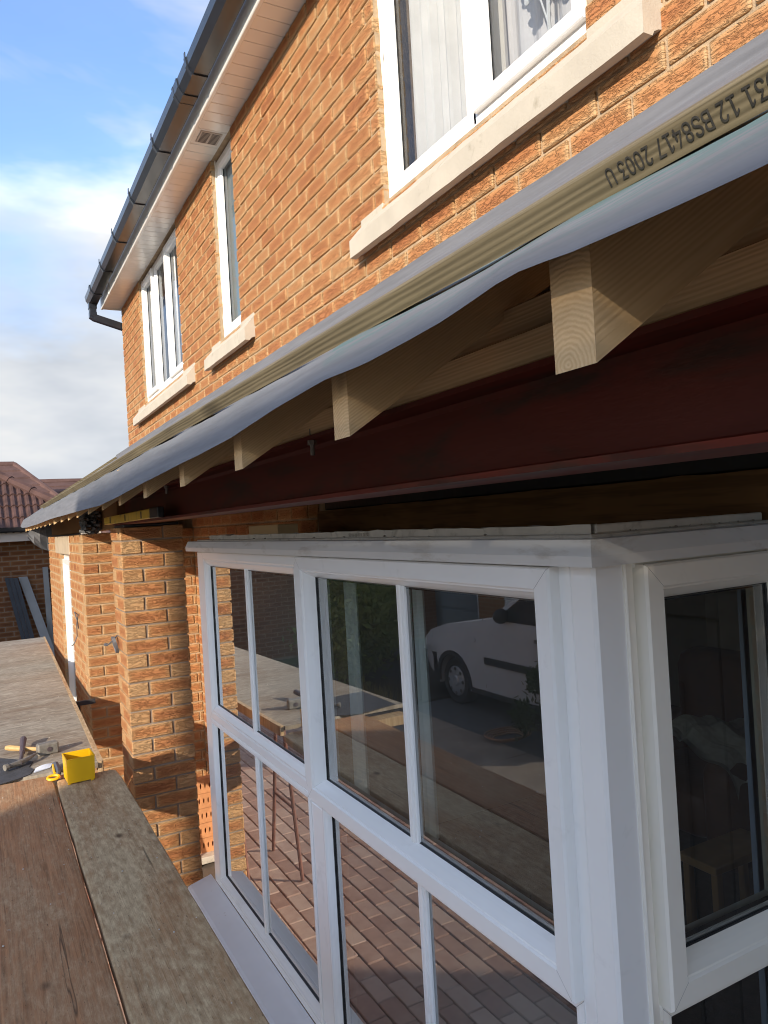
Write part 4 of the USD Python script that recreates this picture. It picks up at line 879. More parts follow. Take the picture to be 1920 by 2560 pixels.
# ------------------------------------------------------------------ things on the boards
ybx = thing('yellow_box', 'open yellow plastic storage box standing on the grey scaffold board', 'box', (0.34, 3.69, ZP))
def quadbox(c, hx, hy, z0, z1, tap, mb):
    """four flared walls and a floor, 2.5 mm thick"""
    th = 0.0028
    for sgn in (1, -1):
        a, b = (hx, hy), (hx*tap, hy*tap)
        for (p, q) in (((-1, -1), (1, -1)), ((1, -1), (1, 1)), ((1, 1), (-1, 1)), ((-1, 1), (-1, -1))):
            o = 0 if sgn == 1 else th
            A = [(c[0]+p[0]*(a[0]-o), c[1]+p[1]*(a[1]-o), z0+o), (c[0]+q[0]*(a[0]-o), c[1]+q[1]*(a[1]-o), z0+o), (c[0]+q[0]*(b[0]-o), c[1]+q[1]*(b[1]-o), z1), (c[0]+p[0]*(b[0]-o), c[1]+p[1]*(b[1]-o), z1)]
            mb.add(A, [[0, 1, 2, 3]])
    for o in (0, th):
        mb.add([(c[0]-hx+o, c[1]-hy+o, z0+o), (c[0]+hx-o, c[1]-hy+o, z0+o), (c[0]+hx-o, c[1]+hy-o, z0+o), (c[0]-hx+o, c[1]+hy-o, z0+o)], [[0, 1, 2, 3]])
    return mb
bxm = quadbox((0.0, 0.0), 0.0565, 0.062, ZP+0.005, ZP+0.112, 1.05, MB()); v_, f_, _ = bxm.arrays()
T_ = trimesh.transformations.rotation_matrix(math.radians(3), [0, 0, 1]); v_ = trimesh.transform_points(v_, T_)+[0.342, 3.70, 0]
obj('body', (v_, f_), 'yellow_plastic', ybx)
rm = MB().ring(-0.0605, 0.0605, -0.0662, 0.0662, [(0, 0.108), (0, 0.1125), (0.0035, 0.1125), (0.0035, 0.108)], lambda a, b, d: np.stack([a, b, np.full(4, ZP+d)], -1)); v_, f_, _ = rm.arrays(); v_ = trimesh.transform_points(v_, T_)+[0.342, 3.70, 0]
obj('rim', (v_, f_), 'yellow_plastic', ybx)
for sx in (-1, 1):
    for sy in (-1, 1): obj('foot', MB().box(0.342+sx*0.048-0.006, 0.342+sx*0.048+0.006, 3.70+sy*0.054-0.006, 3.70+sy*0.054+0.006, ZP-0.001, ZP+0.006, 0.001), 'yellow_plastic', ybx)

ch = thing('claw_hammer', 'claw hammer with curved steel claw and dark purple grip on the grey felt', 'hammer', (0.12, 4.1, ZP))
zc = ZP+0.026
hd = MB()
pts = np.array([(0.046, 4.02, zc), (0.060, 4.028, zc), (0.062, 4.03, zc), (0.085, 4.045, zc), (0.11, 4.06, zc), (0.135, 4.08, zc+0.002), (0.162, 4.115, zc+0.004), (0.184, 4.16, zc+0.002), (0.196, 4.21, zc-0.006)])
hd.tube(pts, [0.0155, 0.0155, 0.011, 0.0125, 0.0145, 0.012, 0.009, 0.0065, 0.003], 10)
obj('head', hd, 'hammer_steel', ch)
obj('shaft', MB().tube([(0.113, 4.05, zc), (0.124, 4.16, zc), (0.132, 4.26, zc)], 0.0095, 8), 'hammer_grip', ch)
obj('grip', MB().tube([(0.130, 4.24, zc), (0.131, 4.25, zc), (0.135, 4.31, zc+0.003), (0.141, 4.40, zc+0.009), (0.147, 4.47, zc+0.013), (0.150, 4.485, zc+0.014)], [0.011, 0.0145, 0.0135, 0.0150, 0.0175, 0.012], 10), 'hammer_grip', ch)
cl = thing('club_hammer', 'heavy club hammer with square steel head and pale wooden handle behind the claw hammer', 'hammer', (0.24, 4.25, ZP))
def rot_box(mb, c, hx, hy, hz, ang, b):
    m_ = MB().box(-hx, hx, -hy, hy, -hz, hz, b); v, f, _ = m_.arrays(); v = trimesh.transform_points(v, trimesh.transformations.rotation_matrix(ang, [0, 0, 1]))+c
    return mb.add(v, f)
obj('head', rot_box(MB(), np.array([0.247, 4.225, ZP+0.031]), 0.050, 0.026, 0.030, math.radians(9), 0.007), 'hammer_steel', cl)
hdir = np.array([-0.72, 0.62, 0.0]); hdir /= np.linalg.norm(hdir); h0 = np.array([0.225, 4.245, ZP+0.026])
obj('handle', MB().tube([h0, h0+hdir*0.05, h0+hdir*0.12, h0+hdir*0.19+[0, 0, 0.004], h0+hdir*0.215+[0, 0, 0.004]], [0.010, 0.0105, 0.012, 0.0155, 0.011], 10), 'ash_handle', cl)
ey = MB().tube([(0.255, 4.1975, ZP+0.031), (0.2555, 4.1955, ZP+0.031)], 0.012, 12); obj('eye', ey, 'hammer_grip', cl)
pm = MB(); 
u_, w_ = np.meshgrid(np.linspace(0, 1, 6), np.linspace(0, 1, 5), indexing='ij')
pm.grid(np.stack([0.165+0.075*u_+0.012*w_, 3.925+0.03*u_+0.05*w_, ZP+0.006+0.006*np.sin(u_*3.1)*w_+0.004*w_], -1))
pm.grid(np.stack([0.166+0.07*u_+0.010*w_, 3.922+0.028*u_+0.045*w_, ZP+0.0035+0.002*u_], -1))
obj('folded_paper', pm, 'paper', None, 'folded white paper on the boards between the hammer and the yellow box', 'paper')
kn = thing('utility_knife', 'grey and yellow utility knife lying by the yellow box across the board gap', 'knife', (0.255, 3.86, ZP))
obj('body', MB().tube([(0.262, 3.965, ZP+0.014), (0.262, 3.95, ZP+0.015), (0.263, 3.86, ZP+0.015), (0.262, 3.80, ZP+0.012), (0.258, 3.785, ZP+0.010)], [0.010, 0.016, 0.015, 0.0125, 0.006], 8), 'cable_grey', kn)
obj('slider', MB().tube([(0.250, 3.93, ZP+0.022), (0.247, 3.86, ZP+0.024), (0.246, 3.80, ZP+0.020)], 0.0055, 6), 'yellow_plastic', kn)
obj('loop', MB().tube([(0.238+0.024*math.cos(a), 3.765+0.016*math.sin(a), ZP+0.010+0.005*math.sin(a)) for a in np.linspace(0, 6.28, 16)], 0.0065, 6), 'yellow_plastic', kn)
fx = [(-0.25, 3.89), (0.02, 3.842), (0.10, 3.872), (0.150, 3.91), (0.168, 3.975), (0.150, 4.03), (0.175, 4.12), (0.10, 4.22), (0.02, 4.31), (-0.25, 4.33)]
obj('felt_offcut', MB().prism(fx, ZP+0.0025, ZP+0.0055, 'z'), 'roof_felt', None, 'dark grey roofing felt offcut under the claw hammer', 'felt')
ds = MB()
for k in range(90):
    x, y = rng.uniform(-0.25, 0.5), rng.uniform(1.3, 6.0); s_ = rng.uniform(0.0012, 0.0035)
    if 0.235 < x < 0.252: continue
    m_ = trimesh.creation.icosphere(0, s_); ds.add(np.array(m_.vertices)*[1, 1.4, 0.6]+[x, y, ZP+0.0025+s_*0.3], m_.faces)
obj('sawdust_crumbs', ds, 'cement_board', None, 'pale crumbs of mortar and sawdust scattered over the scaffold boards', 'crumbs', kind='stuff')

# ------------------------------------------------------------------ neighbouring buildings at the far end
def tiled_plane(mb_or_parent, o, ux, us, n_cols, n_rows, w, g, clip=None, mt='roof_tile', name='roof_tile', limit=0):
    """Interlocking tiles with a roll at each side: o = eaves corner, ux = along the eaves, us = up the slope."""
    nn = np.cross(ux, us); nn /= np.linalg.norm(nn); nn = nn if nn[2] > 0 else -nn
    prof = [(0.0, 0.008), (0.07, 0.034), (0.17, 0.036), (0.26, 0.008), (0.33, 0.006), (0.40, 0.034), (0.50, 0.036), (0.59, 0.008), (0.67, 0.006), (0.74, 0.034), (0.84, 0.036), (0.93, 0.008), (1.0, 0.006)]
    keep = []
    for r_ in range(n_rows):
        for c_ in range(n_cols):
            m_ = o + ux*(w*(c_+0.5)) + us*(g*(r_+0.5))
            if clip is not None and not clip(m_): continue
            keep.append((r_, c_))
    jt = MB(); cnt = 0
    for r_, c_ in keep:
        mb = MB() if cnt < limit else jt
        d = rng.uniform(-0.003, 0.003)
        P = o + ux*(w*c_) + us*(g*r_)
        rows = [[P + ux*(w*a) + nn*(h-0.03+d) - us*0.0 for a, h in prof], [P + ux*(w*a) + nn*(h+d+0.018) for a, h in prof], [P + ux*(w*a) + us*(g*1.02) + nn*(h+d-0.008) for a, h in prof]]
        mb.grid(np.array(rows))
        if cnt < limit: obj(name, mb, mt, mb_or_parent)
        cnt += 1
    if jt.n: obj('roof_tiles_beyond', jt, mt, mb_or_parent, kind='stuff')
nb = thing('neighbour_garage', 'low dark brick building with brown tiled hip roof behind the leaning boards', 'building', (-2.0, 14.0, G))
NX1, NY0 = 1.33, 12.6
nwl = obj('wall', MB().box(-6.0, NX1-0.006, NY0+0.006, 18.0, G-0.05, 0.10), 'grey_mortar', nb)
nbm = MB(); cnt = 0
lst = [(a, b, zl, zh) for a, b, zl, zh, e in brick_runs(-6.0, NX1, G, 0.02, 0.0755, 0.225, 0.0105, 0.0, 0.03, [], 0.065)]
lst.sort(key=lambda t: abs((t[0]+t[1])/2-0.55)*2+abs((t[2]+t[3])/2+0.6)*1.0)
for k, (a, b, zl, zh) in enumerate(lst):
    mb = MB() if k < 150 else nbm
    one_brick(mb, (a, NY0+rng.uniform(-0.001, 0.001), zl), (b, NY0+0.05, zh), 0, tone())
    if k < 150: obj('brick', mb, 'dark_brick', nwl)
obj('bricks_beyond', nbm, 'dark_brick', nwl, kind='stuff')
obj('fascia', MB().box(-6.3, NX1+0.31, 12.30, 12.325, -0.01, 0.145, 0.003).box(NX1+0.285, NX1+0.31, 12.325, 18.3, -0.01, 0.145, 0.003), 'cream_paint', nb)
obj('soffit', MB().box(-6.3, NX1+0.285, 12.325, 12.6, -0.008, 0.002), 'cream_paint', nb)
obj('gutter', MB().prism([(12.296, 0.20), (12.285, 0.145), (12.26, 0.125), (12.22, 0.125), (12.195, 0.145), (12.185, 0.20), (12.192, 0.20), (12.20, 0.15), (12.225, 0.132), (12.256, 0.132), (12.28, 0.15), (12.29, 0.20)], -6.3, NX1+0.3, 'x'), 'rubber_black', nb)
S7 = np.array([0, 1.0, 0.66]); S7 /= np.linalg.norm(S7)
def hipclip(p): return (NX1+0.30-p[0]) > (p[1]-12.24)*0.99 - 0.05 and p[0] > -6
tiled_plane(nb, np.array([NX1+0.30-0.3*26, 12.24, 0.135]), np.array([1.0, 0, 0]), S7, 26, 9, 0.30, 0.345, hipclip, limit=120)
obj('roof_deck', MB().add([(-6.3, 12.3, 0.12), (NX1+0.28, 12.3, 0.12), (NX1-2.72, 15.3, 2.10), (-3.3, 15.3, 2.10), (NX1+0.28, 18.3, 0.12), (-6.3, 18.3, 0.12)], [[0, 1, 2, 3], [1, 4, 2, 2], [4, 5, 3, 2], [5, 0, 3, 3]]), 'roof_tile_far', nb)
hp = MB()
for k in range(9):
    a = np.array([NX1+0.33, 12.24, 0.165])+np.array([-1, 1, 0.66])*0.30*k; b = a+np.array([-1, 1, 0.66])*0.325
    mb = MB().tube([a+[0, 0, 0.012], b], [0.085, 0.075], 8); obj('hip_tile', mb, 'roof_tile', nb)
def far_house(name, label, x0, x1, y0, y1, ze, zr_, ov, mt):
    t = thing(name, label, 'house', ((x0+x1)/2, (y0+y1)/2, G))
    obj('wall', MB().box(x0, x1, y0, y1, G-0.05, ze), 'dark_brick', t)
    yc = (y0+y1)/2; d = (yc-y0+ov)
    A = [(x0-ov, y0-ov, ze), (x1+ov, y0-ov, ze), (x1+ov-d*0.6, yc, zr_), (x0-ov+d*0.6, yc, zr_), (x1+ov, y1+ov, ze), (x0-ov, y1+ov, ze)]
    obj('roof', MB().add(A, [[0, 1, 2, 3], [1, 4, 2, 2], [4, 5, 3, 2], [5, 0, 3, 3]]), mt, t)
    n_ = 11; rows = MB()
    for k in range(n_):
        f0 = k/n_; f1 = (k+1)/n_; L_ = np.array(A[0])*(1-f0)+np.array(A[3])*f0; R_ = np.array(A[1])*(1-f0)+np.array(A[2])*f0; L1 = np.array(A[0])*(1-f1)+np.array(A[3])*f1; R1 = np.array(A[1])*(1-f1)+np.array(A[2])*f1
        mb = MB().add([L_+[0, -0.02, 0.0], R_+[0, -0.02, 0], R_+[0, -0.02, 0.05], L_+[0, -0.02, 0.05], R1+[0, 0, 0.02], L1+[0, 0, 0.02]], [[0, 1, 2, 3], [3, 2, 4, 5]])
        obj('tile_course', mb, mt, t)
    obj('ridge', MB().tube([A[3], A[2]], 0.10, 8), mt, t)
    obj('hip', MB().tube([A[1], A[2]], 0.09, 8), mt, t)
far_house('far_house', 'distant house with red brown hip roof whose ridge end peaks above the neighbour hip', -9.0, 3.13, 21.0, 28.6, -0.4, 2.27, 0.3, 'roof_tile_far')
far_house('far_house', 'distant house with long plain brown roof just left of the new lean-to', -0.75, 16.0, 23.2, 30.2, -0.4, 1.86, 0.3, 'roof_tile_far')
# boards leaning on the neighbour wall
def lean_board(x0, w, lean_, z1, y0, mt, label, dy=0.55, th=0.03, name='leaning_board'):
    mb = MB(); v = []
    zb = G
    for (t, z) in ((0, z1), (1, zb)):
        xx_ = x0 + lean_*t; yy_ = y0 - dy*t
        for (a, b) in ((0, 0), (w, 0), (w, th), (0, th)): v.append((xx_+a, yy_-b, z))
    mb.add(v, [[0, 1, 2, 3], [4, 7, 6, 5], [0, 4, 5, 1], [1, 5, 6, 2], [2, 6, 7, 3], [3, 7, 4, 0]])
    obj(name, mb, mt, None, label, 'board')
for k in range(3): lean_board(0.275+0.060*k, 0.056, 0.345, -0.54-0.008*k, 12.54-0.02*k, 'dark_plank', ['leftmost of the three narrow black boards leaning on the brick wall', 'middle one of the three narrow black boards leaning on the brick wall', 'black narrow board leaning beside the wide grey board'][k])
lean_board(0.462, 0.125, 0.48, -0.55, 12.58, 'grey_board', 'wide grey board leaning on the brick wall to the right of the black boards')
lean_board(0.80, 0.075, 0.03, -0.425, 12.56, 'grey_board', 'upright pale grey board standing against the porch wall corner', dy=0.2)

# ------------------------------------------------------------------ across the drive (seen mirrored in the bay window)
van = thing('parked_van', 'silver small van with black bumper mirrored in the bay window glass', 'van', (-4.05, 6.9, G))
VX, VZ = -3.226, G
prof = [(4.95, 0.36), (4.93, 0.75), (4.98, 1.25), (5.06, 1.72), (5.20, 1.82), (5.9, 1.845), (6.12, 1.74), (6.45, 1.50), (7.02, 1.13), (7.35, 1.075), (7.9, 1.00), (8.35, 0.88), (8.62, 0.73), (8.74, 0.58), (8.80, 0.45), (8.80, 0.28), (8.45, 0.22), (5.2, 0.22)]
side = Polygon(prof)
for c in (7.84, 5.30): side = side.difference(Point(c, 0.285).buffer(0.345, 12))
m_ = trimesh.creation.extrude_polygon(side, 1.66, engine='earcut'); v = np.array(m_.vertices)     # (y, z, depth)
def tuck(z): return 0.13*max(0.0, (z-1.0)/0.85)**1.2 + 0.05*max(0, 0.55-z)
for it in range(2): m_ = m_.subdivide_to_size(0.25) if it == 0 else m_
v = np.array(m_.vertices)
vx = np.array([-(tuck(z)+d*(1.66-2*tuck(z))/1.66) for y, z, d in v])
nose = np.clip((v[:, 0]-8.0)/0.8, 0, 1)**2*0.16
vx = vx + np.where(vx > -0.83, -nose, nose)
obj('body', (np.c_[VX+vx, v[:, 0], VZ+v[:, 1]], np.array(m_.faces)), 'van_silver', van, smooth=30)
def vside(poly, mt, name, off=0.004, th=0.012, parent=van):
    P = Polygon(poly) if not isinstance(poly, Polygon) else poly
    q = trimesh.creation.extrude_polygon(P, th, engine='earcut'); w_ = np.array(q.vertices)
    X = np.array([VX - tuck(z) + off - d for y, z, d in w_]) - np.clip((w_[:, 0]-8.0)/0.8, 0, 1)**2*0.16
    return obj(name, (np.c_[X, w_[:, 0], VZ+w_[:, 1]], np.array(q.faces)), mt, parent)
vside([(5.95, 1.13), (6.93, 1.13), (6.42, 1.44), (6.15, 1.62), (5.95, 1.66)], 'van_glass', 'side_window')
vside([(5.6, 0.60), (7.15, 0.60), (7.15, 0.68), (5.6, 0.68)], 'van_black', 'rubbing_strip', 0.014, 0.02)
vside([(8.22, 0.60), (8.70, 0.58), (8.81, 0.45), (8.81, 0.28), (8.46, 0.22), (8.21, 0.22)], 'van_black', 'front_bumper', 0.012, 0.04)
vside([(5.66, 0.22), (7.46, 0.22), (7.46, 0.28), (5.66, 0.28)], 'van_black', 'side_skirt', 0.012, 0.04)
vside([(8.30, 0.86), (8.56, 0.74), (8.60, 0.64), (8.36, 0.66)], 'headlight', 'headlight', 0.006, 0.02)
arch = Point(7.84, 0.285).buffer(0.385, 14).difference(Point(7.84, 0.285).buffer(0.335, 14)).intersection(sbox(7, 0.25, 9, 2))
vside(arch, 'van_black', 'wheel_arch', 0.010, 0.03)
for yd in (7.16, 5.93): vside([(yd, 0.32), (yd+0.008, 0.32), (yd+0.008, 1.12), (yd, 1.12)], 'van_black', 'door_gap', 0.002, 0.01)
vside(Point(7.34, 0.86).buffer(0.028, 8), 'van_silver', 'indicator', 0.012, 0.02)
vside([(6.05, 0.95), (6.22, 0.95), (6.22, 0.985), (6.05, 0.985)], 'van_black', 'door_handle', 0.02, 0.02)
ms = MB(); hm = trimesh.creation.icosphere(2, 1.0); ms.add(np.array(hm.vertices)*[0.10, 0.055, 0.085]+[VX+0.06, 6.72, VZ+1.20], hm.faces); ms.tube([(VX-0.03, 6.78, VZ+1.12), (VX+0.03, 6.73, VZ+1.15)], 0.025, 6)
obj('wing_mirror', ms, 'van_black', van)
wsn = MB().add([(VX-0.10, 7.0, VZ+1.145), (VX-1.56, 7.0, VZ+1.145), (VX-1.50, 6.16, VZ+1.725), (VX-0.16, 6.16, VZ+1.725)], [[0, 1, 2, 3]]); obj('windscreen', wsn, 'van_glass', van)
for yw, sx in ((7.84, 0), (5.30, 0), (7.84, 1), (5.30, 1)):
    xo = VX-0.035 if not sx else VX-1.66+0.035+0.18
    tp = [(0.17, -0.17), (0.265, -0.18), (0.287, -0.15), (0.287, -0.03), (0.262, 0.0), (0.20, 0.004), (0.185, -0.01)]
    rows = np.array([[(xo+b, yw+a*math.cos(t), VZ+0.288+a*math.sin(t)) for a, b in tp] for t in np.linspace(0, 2*PI, 33)])
    w_ = obj('wheel', MB().grid(rows), 'tyre', van)
    tp = [(0.0, 0.012), (0.05, 0.014), (0.07, 0.004), (0.14, 0.002), (0.175, -0.004), (0.19, -0.02), (0.19, -0.15)]
    rows = np.array([[(xo+b, yw+a*math.cos(t), VZ+0.288+a*math.sin(t)) for a, b in tp] for t in np.linspace(0, 2*PI, 33)])
    h_ = obj('hub_cap', MB().grid(rows), 'hub_silver', w_) if False else obj('hub_cap', MB().grid(rows), 'hub_silver', van)
    sl_ = MB()
    for k in range(8):
        t = k*PI/4; sl_.tube([(xo+0.003, yw+0.15*math.cos(t), VZ+0.288+0.15*math.sin(t)), (xo+0.0045, yw+0.15*math.cos(t), VZ+0.288+0.15*math.sin(t))], 0.024, 8)
    obj('hub_slots', sl_, 'van_black', van)

# garage block behind the van
ga = thing('garage_block', 'brick garage with grey door mirrored behind the silver van', 'garage', (-8.0, 11.5, G))
GX = -6.0
gw = MB(); boxes_with_holes(gw, 6.0, 16.5, G-0.05, 2.60, [(11.15, 13.15, G, -0.25), (8.1, 10.4, G, -0.25)], lambda mb, p, q, r, s: mb.box(GX-0.25, GX-0.006, p, q, r, s))
gw.box(-11, GX-0.25, 6.0, 6.25, G-0.05, 2.6); gw.box(-11, GX-0.25, 16.25, 16.5, G-0.05, 2.6)
gwo = obj('wall', gw, 'mortar', ga)
gbm = MB()
for a, b, zl, zh, e in brick_runs(6.0, 16.5, G, 2.58, 0.0755, 0.225, 0.0105, 0.0, 0.03, [(11.15, 13.15, G-1, -0.25), (8.1, 10.4, G-1, -0.25)], 0.065):
    one_brick(gbm, (GX-0.05, a, zl), (GX, b, zh), 1, tone())
obj('bricks', gbm, 'rustic_brick', gwo, kind='stuff')
for y0, y1 in ((11.15, 13.15), (8.1, 10.4)):
    d_ = obj('garage_door', MB().box(GX-0.20, GX-0.17, y0+0.07, y1-0.07, G, -0.32, 0.004), 'door_grey', ga)
    for k in range(4): obj('door_panel', MB().box(GX-0.172, GX-0.158, y0+0.10, y1-0.10, G+0.06+0.49*k, G+0.50+0.49*k, 0.012), 'door_grey', d_)
    obj('door_frame', MB().box(GX-0.20, GX-0.02, y0, y0+0.07, G, -0.25, 0.004).box(GX-0.20, GX-0.02, y1-0.07, y1, G, -0.25, 0.004).box(GX-0.20, GX-0.02, y0+0.07, y1-0.07, -0.32, -0.25, 0.004), 'upvc', ga)
obj('roof', MB().add([(GX+0.3, 5.7, 2.55), (GX+0.3, 16.8, 2.55), (-8.5, 16.8, 4.1), (-8.5, 5.7, 4.1), (-11.3, 5.7, 2.55), (-11.3, 16.8, 2.55)], [[0, 1, 2, 3], [3, 2, 5, 4], [0, 3, 4, 4], [1, 5, 2, 2]]), 'roof_tile', ga)
# the house across the drive, behind the photographer: its shadow lies over the near boards and the bay window
oh = thing('opposite_house', 'pale rendered building across the drive, out of the picture, shading the bay window', 'house', (-6.5, -5.5, G))
OX, OYE = -5.0, -2.55
OT = 0.37-0.435*OX
obj('wall', MB().prism([(OX, G), (OX, OT-0.05), (-8.0, 0.37+0.435*8.0-0.05), (-8.0, G)], -8.6, OYE, 'y'), 'pale_render', oh)
obj('roof', MB().prism([(OX+0.02, OT-0.045), (-8.02, 0.37+0.435*8.02-0.045), (-8.02, 0.37+0.435*8.02), (OX+0.02, OT)], -8.7, OYE+0.05, 'y'), 'roof_tile', oh)

# ------------------------------------------------------------------ plants
def foliage(c, r, n, size, seed, droop=0.0, flat=1.0):
    g = np.random.default_rng(seed); P = []
    cl = g.normal(0, 1, (max(6, n//160), 3)); cl /= np.linalg.norm(cl, axis=1, keepdims=True); cl *= g.uniform(0.35, 1.0, (len(cl), 1))**0.6
    k = g.integers(0, len(cl), n); p = cl[k] + g.normal(0, 0.19, (n, 3)); p *= r; p += c
    d = g.normal(0, 1, (n, 3)); d[:, 2] += droop; d /= np.linalg.norm(d, axis=1, keepdims=True)
    e = np.cross(d, g.normal(0, 1, (n, 3))); e /= np.linalg.norm(e, axis=1, keepdims=True)
    s = size*g.uniform(0.6, 1.4, (n, 1))
    v = np.stack([p - e*s*0.3, p + d*s, p + e*s*0.3, p - d*s*0.5], 1).reshape(-1, 3); v[:, 2] = np.maximum(v[:, 2], G+0.02)
    q = np.arange(n)*4
    return MB().add(v, np.c_[q, q+1, q+2, q+3])
def tree(name, label, x, y, h, r, n, size, mt, seed, cat, group=None):
    t = thing(name, label, cat, (x, y, G), group=group)
    tr = MB().tube([(x, y, G-0.02), (x+0.02, y, G+h*0.3), (x-0.02, y+0.02, G+h*0.7)], [0.05, 0.04, 0.015], 7)
    for k in range(5):
        a = k*1.3; z = G+h*(0.2+0.12*k); tr.tube([(x, y, z), (x+r*0.5*math.cos(a), y+r*0.5*math.sin(a), z+h*0.12)], [0.018, 0.006], 5)
    obj('trunk', tr, 'bark', t)
    obj('crown', foliage(np.array([x, y, G+h*0.53]), np.array([r, r, h*0.47]), n, size, seed), mt, t)
tree('conifer', 'tall feathery evergreen bush mirrored in the middle panes of the bay window', -2.62, 9.55, 1.75, 0.62, 5200, 0.075, 'conifer_leaf', 3, 'bush')
tree('conifer', 'evergreen bush standing behind the taller one, further from the house', -3.6, 11.0, 2.1, 0.7, 4200, 0.08, 'conifer_leaf', 5, 'bush')
tree('garden_shrub', 'small leafy shrub mirrored beside the orange hose in front of the van', -2.92, 5.72, 0.75, 0.30, 1800, 0.05, 'shrub_leaf', 8, 'shrub')
gm = MB(); g2 = np.random.default_rng(4)
for k in range(420):
    x, y = -2.35+g2.normal(0, 0.16), 8.45+g2.normal(0, 0.22); h_ = g2.uniform(0.12, 0.34); a = g2.uniform(0, 6.3); l_ = g2.uniform(0.03, 0.16)
    dx_, dy_ = math.cos(a), math.sin(a); w_ = 0.004
    gm.add([(x-dy_*w_, y+dx_*w_, G), (x+dy_*w_, y-dx_*w_, G), (x+dx_*l_*0.4+dy_*w_*0.7, y+dy_*l_*0.4-dx_*w_*0.7, G+h_*0.6), (x+dx_*l_*0.4-dy_*w_*0.7, y+dy_*l_*0.4+dx_*w_*0.7, G+h_*0.6), (x+dx_*l_, y+dy_*l_, G+h_)], [[0, 1, 2, 3], [3, 2, 4, 4]])
obj('grass_tuft', gm, 'dry_grass', None, 'yellowed ornamental grass tuft at the foot of the evergreen bush', 'grass', kind='stuff')
obj('planting_bed', MB().box(-4.2, -2.0, 8.2, 11.8, G-0.03, G+0.02, 0.01), 'soil', None, 'dark soil bed under the evergreen bushes', 'flower bed')
hs = MB()
for k in range(4):
    th = np.linspace(0, 6.2, 40)+k; q = 0.17+0.03*k
    hs.tube(np.c_[-2.86+q*np.cos(th), 6.30+q*0.8*np.sin(th), G+0.012+0.014*k+0.004*np.sin(3*th)], 0.009, 6)
obj('hose_coil', hs, 'hose_orange', None, 'orange hose coiled on the ground between the van and the small shrub', 'hose')

# ------------------------------------------------------------------ inside the bay room
FZ = G+0.20
sofa = thing('armchair', 'brown leather armchair inside the room behind the right pane', 'armchair', (4.0, 3.25, FZ))
def soft(x0, x1, y0, y1, z0, z1, b):
    m_ = trimesh.creation.box([x1-x0, y1-y0, z1-z0]); m_ = m_.subdivide().subdivide().subdivide(); v = np.array(m_.vertices); h = np.array([x1-x0, y1-y0, z1-z0])/2
    c = np.clip(v, -(h-b), h-b); d = v-c; l = np.linalg.norm(d, axis=1, keepdims=True); v = c+d/np.maximum(l, 1e-9)*np.minimum(l, b)
    return (v+[(x0+x1)/2+1.3, (y0+y1)/2+1.15, (z0+z1)/2], np.array(m_.faces))
obj('seat', soft(2.2, 3.0, 1.75, 2.45, FZ+0.20, FZ+0.50, 0.09), 'brown_leather', sofa, smooth=40)
obj('backrest', soft(2.85, 3.15, 1.7, 2.5, FZ+0.25, FZ+1.15, 0.12), 'brown_leather', sofa, smooth=40)
obj('arm', soft(2.15, 3.05, 1.52, 1.76, FZ+0.1, FZ+0.72, 0.10), 'brown_leather', sofa, smooth=40)
obj('arm', soft(2.15, 3.05, 2.44, 2.68, FZ+0.1, FZ+0.72, 0.10), 'brown_leather', sofa, smooth=40)
U, V = np.meshgrid(np.linspace(0, 1, 26), np.linspace(0, 1, 40), indexing='ij')
zz = FZ+0.765+0.10*np.exp(-((U-0.3)/0.25)**2) - 0.55*np.clip(V-0.55, 0, 1)**1.3 - 0.1*np.clip(0.2-V, 0, 1) + 0.014*np.sin(U*31+V*5) + 0.02*np.sin(V*17)
tw = MB().grid(np.stack([3.42+0.75*U+0.05*np.sin(V*9), 3.15-0.52*V+0.04*np.sin(U*12), zz], -1)); v_, f_, _ = tw.arrays()
obj('knitted_throw', (v_, f_), 'throw_wool', None, 'cream knitted throw draped over the arm of the brown armchair', 'throw')
tb = thing('side_table', 'small oak side table indoors below the knitted throw', 'table', (3.2, 2.65, FZ))
obj('table_top', MB().box(2.92, 3.40, 2.38, 2.60, FZ+0.40, FZ+0.44, 0.006), 'table_oak', tb)
for (x, y) in ((2.94, 2.39), (3.34, 2.39), (2.94, 2.55), (3.34, 2.55)): obj('leg', MB().box(x, x+0.04, y, y+0.035, FZ, FZ+0.40, 0.003), 'table_oak', tb)
def curtain(name, label, x, y0, y1, z0, z1, folds, amp, mt, cat='curtain', along='y'):
    t = np.linspace(0, 1, folds*8+1); zz_ = np.linspace(0, 1, 8); T_, Z_ = np.meshgrid(t, zz_, indexing='ij')
    a = y0+(y1-y0)*T_; o = amp*np.sin(T_*folds*2*PI+0.8*np.sin(T_*9))*(0.6+0.5*Z_)+amp*0.5*np.sin(T_*folds*3.3)
    P = np.stack([x+o, a, z1+(z0-z1)*Z_], -1) if along == 'y' else np.stack([a, x+o, z1+(z0-z1)*Z_], -1)
    return obj(name, MB().grid(P), mt, None, label, cat)
curtain('vertical_blind', 'white blind strips behind the middle panes of the bay window', 1.47, 3.03, 3.16, -1.26, -0.07, 3, 0.012, 'curtain_white', 'blind')
curtain('vertical_blind', 'white blind strip near the glazing bar of the opening sash', 1.22, 2.035, 2.09, -1.02, -0.07, 2, 0.010, 'curtain_white', 'blind')
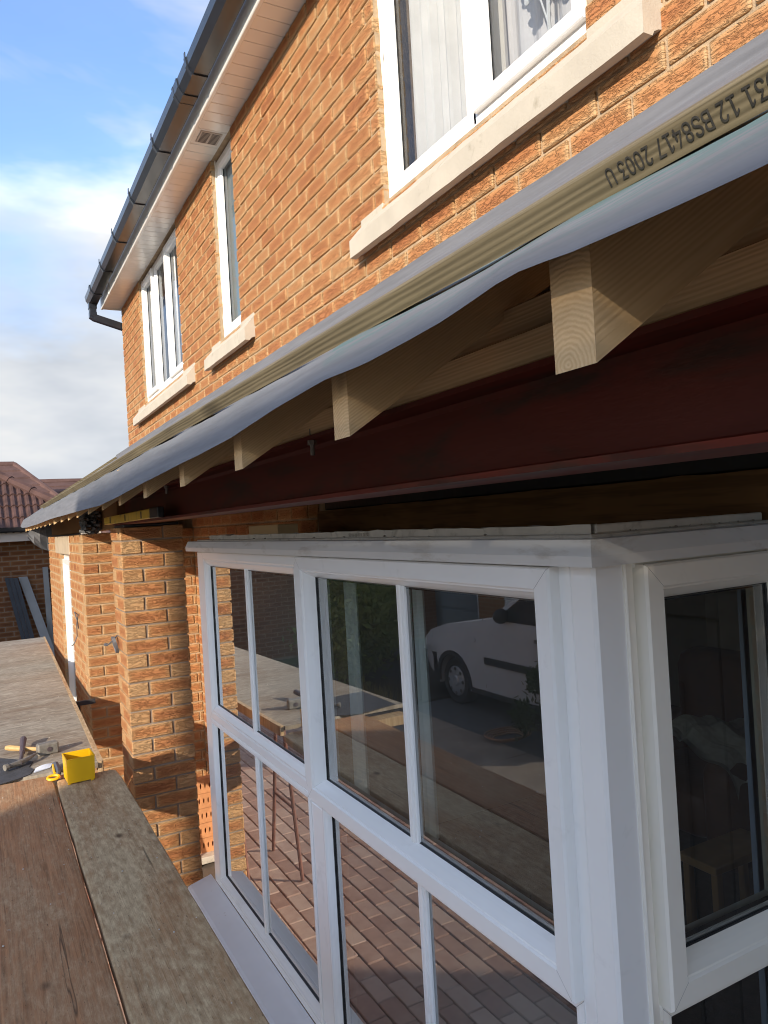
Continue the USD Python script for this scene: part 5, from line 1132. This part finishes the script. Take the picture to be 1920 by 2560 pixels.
curtain('room_curtain', 'pale blue grey curtain at the right edge inside the bay room', 1.47, 1.99, 2.5, -1.9, -0.1, 5, 0.03, 'curtain_blue', along='x')
curtain('net_curtain', 'white net curtain hanging behind the wide upper window', 1.60, 1.93, 2.49, 1.25, 2.5, 9, 0.018, 'net_white')
curtain('frosted_blind', 'plain pale blind behind the slim upper window', 1.545, 4.39, 4.81, 1.25, 2.44, 2, 0.002, 'frosted', 'blind')
curtain('bedroom_curtain', 'blue curtain behind the nearest light of the far upper window', 1.60, 5.86, 6.42, 1.25, 2.2, 6, 0.02, 'curtain_blue')
curtain('bedroom_curtain', 'blue curtain behind the middle light of the far upper window', 1.61, 6.44, 6.88, 1.25, 2.2, 5, 0.02, 'curtain_blue')
curtain('bedroom_curtain', 'blue curtain behind the far light of the far upper window', 1.60, 6.91, 7.40, 1.25, 2.2, 5, 0.02, 'curtain_blue')
curtain('net_curtain', 'greyer net curtain behind the white flowers in the upper window', 1.63, 1.25, 2.02, 1.25, 2.5, 7, 0.012, 'net_grey')
fl = thing('white_flowers', 'bunch of white paper flowers behind the right pane of the wide upper window', 'flowers', (1.58, 1.68, 1.30))
for k, (y, z, r_) in enumerate([(1.73, 1.60, 0.055), (1.66, 1.66, 0.05), (1.70, 1.71, 0.045), (1.60, 1.60, 0.05), (1.62, 1.72, 0.05), (1.77, 1.67, 0.035), (1.55, 1.68, 0.05)]):
    mb = MB()
    for j in range(7):
        a = j*0.9+k; c_ = np.array([1.555-0.006*(j % 3), y+r_*0.55*math.cos(a), z+r_*0.55*math.sin(a)])
        m_ = trimesh.creation.icosphere(1, 1.0); v = np.array(m_.vertices)*[0.006, r_*0.5, r_*0.34]
        R2 = trimesh.transformations.rotation_matrix(a, [1, 0, 0])[:3, :3]; mb.add(v @ R2.T + c_, m_.faces)
    obj('flower', mb, 'flower_white', fl)
obj('stem', MB().tube([(1.56, 1.66, 1.27), (1.557, 1.67, 1.45), (1.557, 1.66, 1.66)], 0.006, 6).tube([(1.56, 1.66, 1.40), (1.557, 1.72, 1.60)], 0.003, 6), 'flower_white', fl)
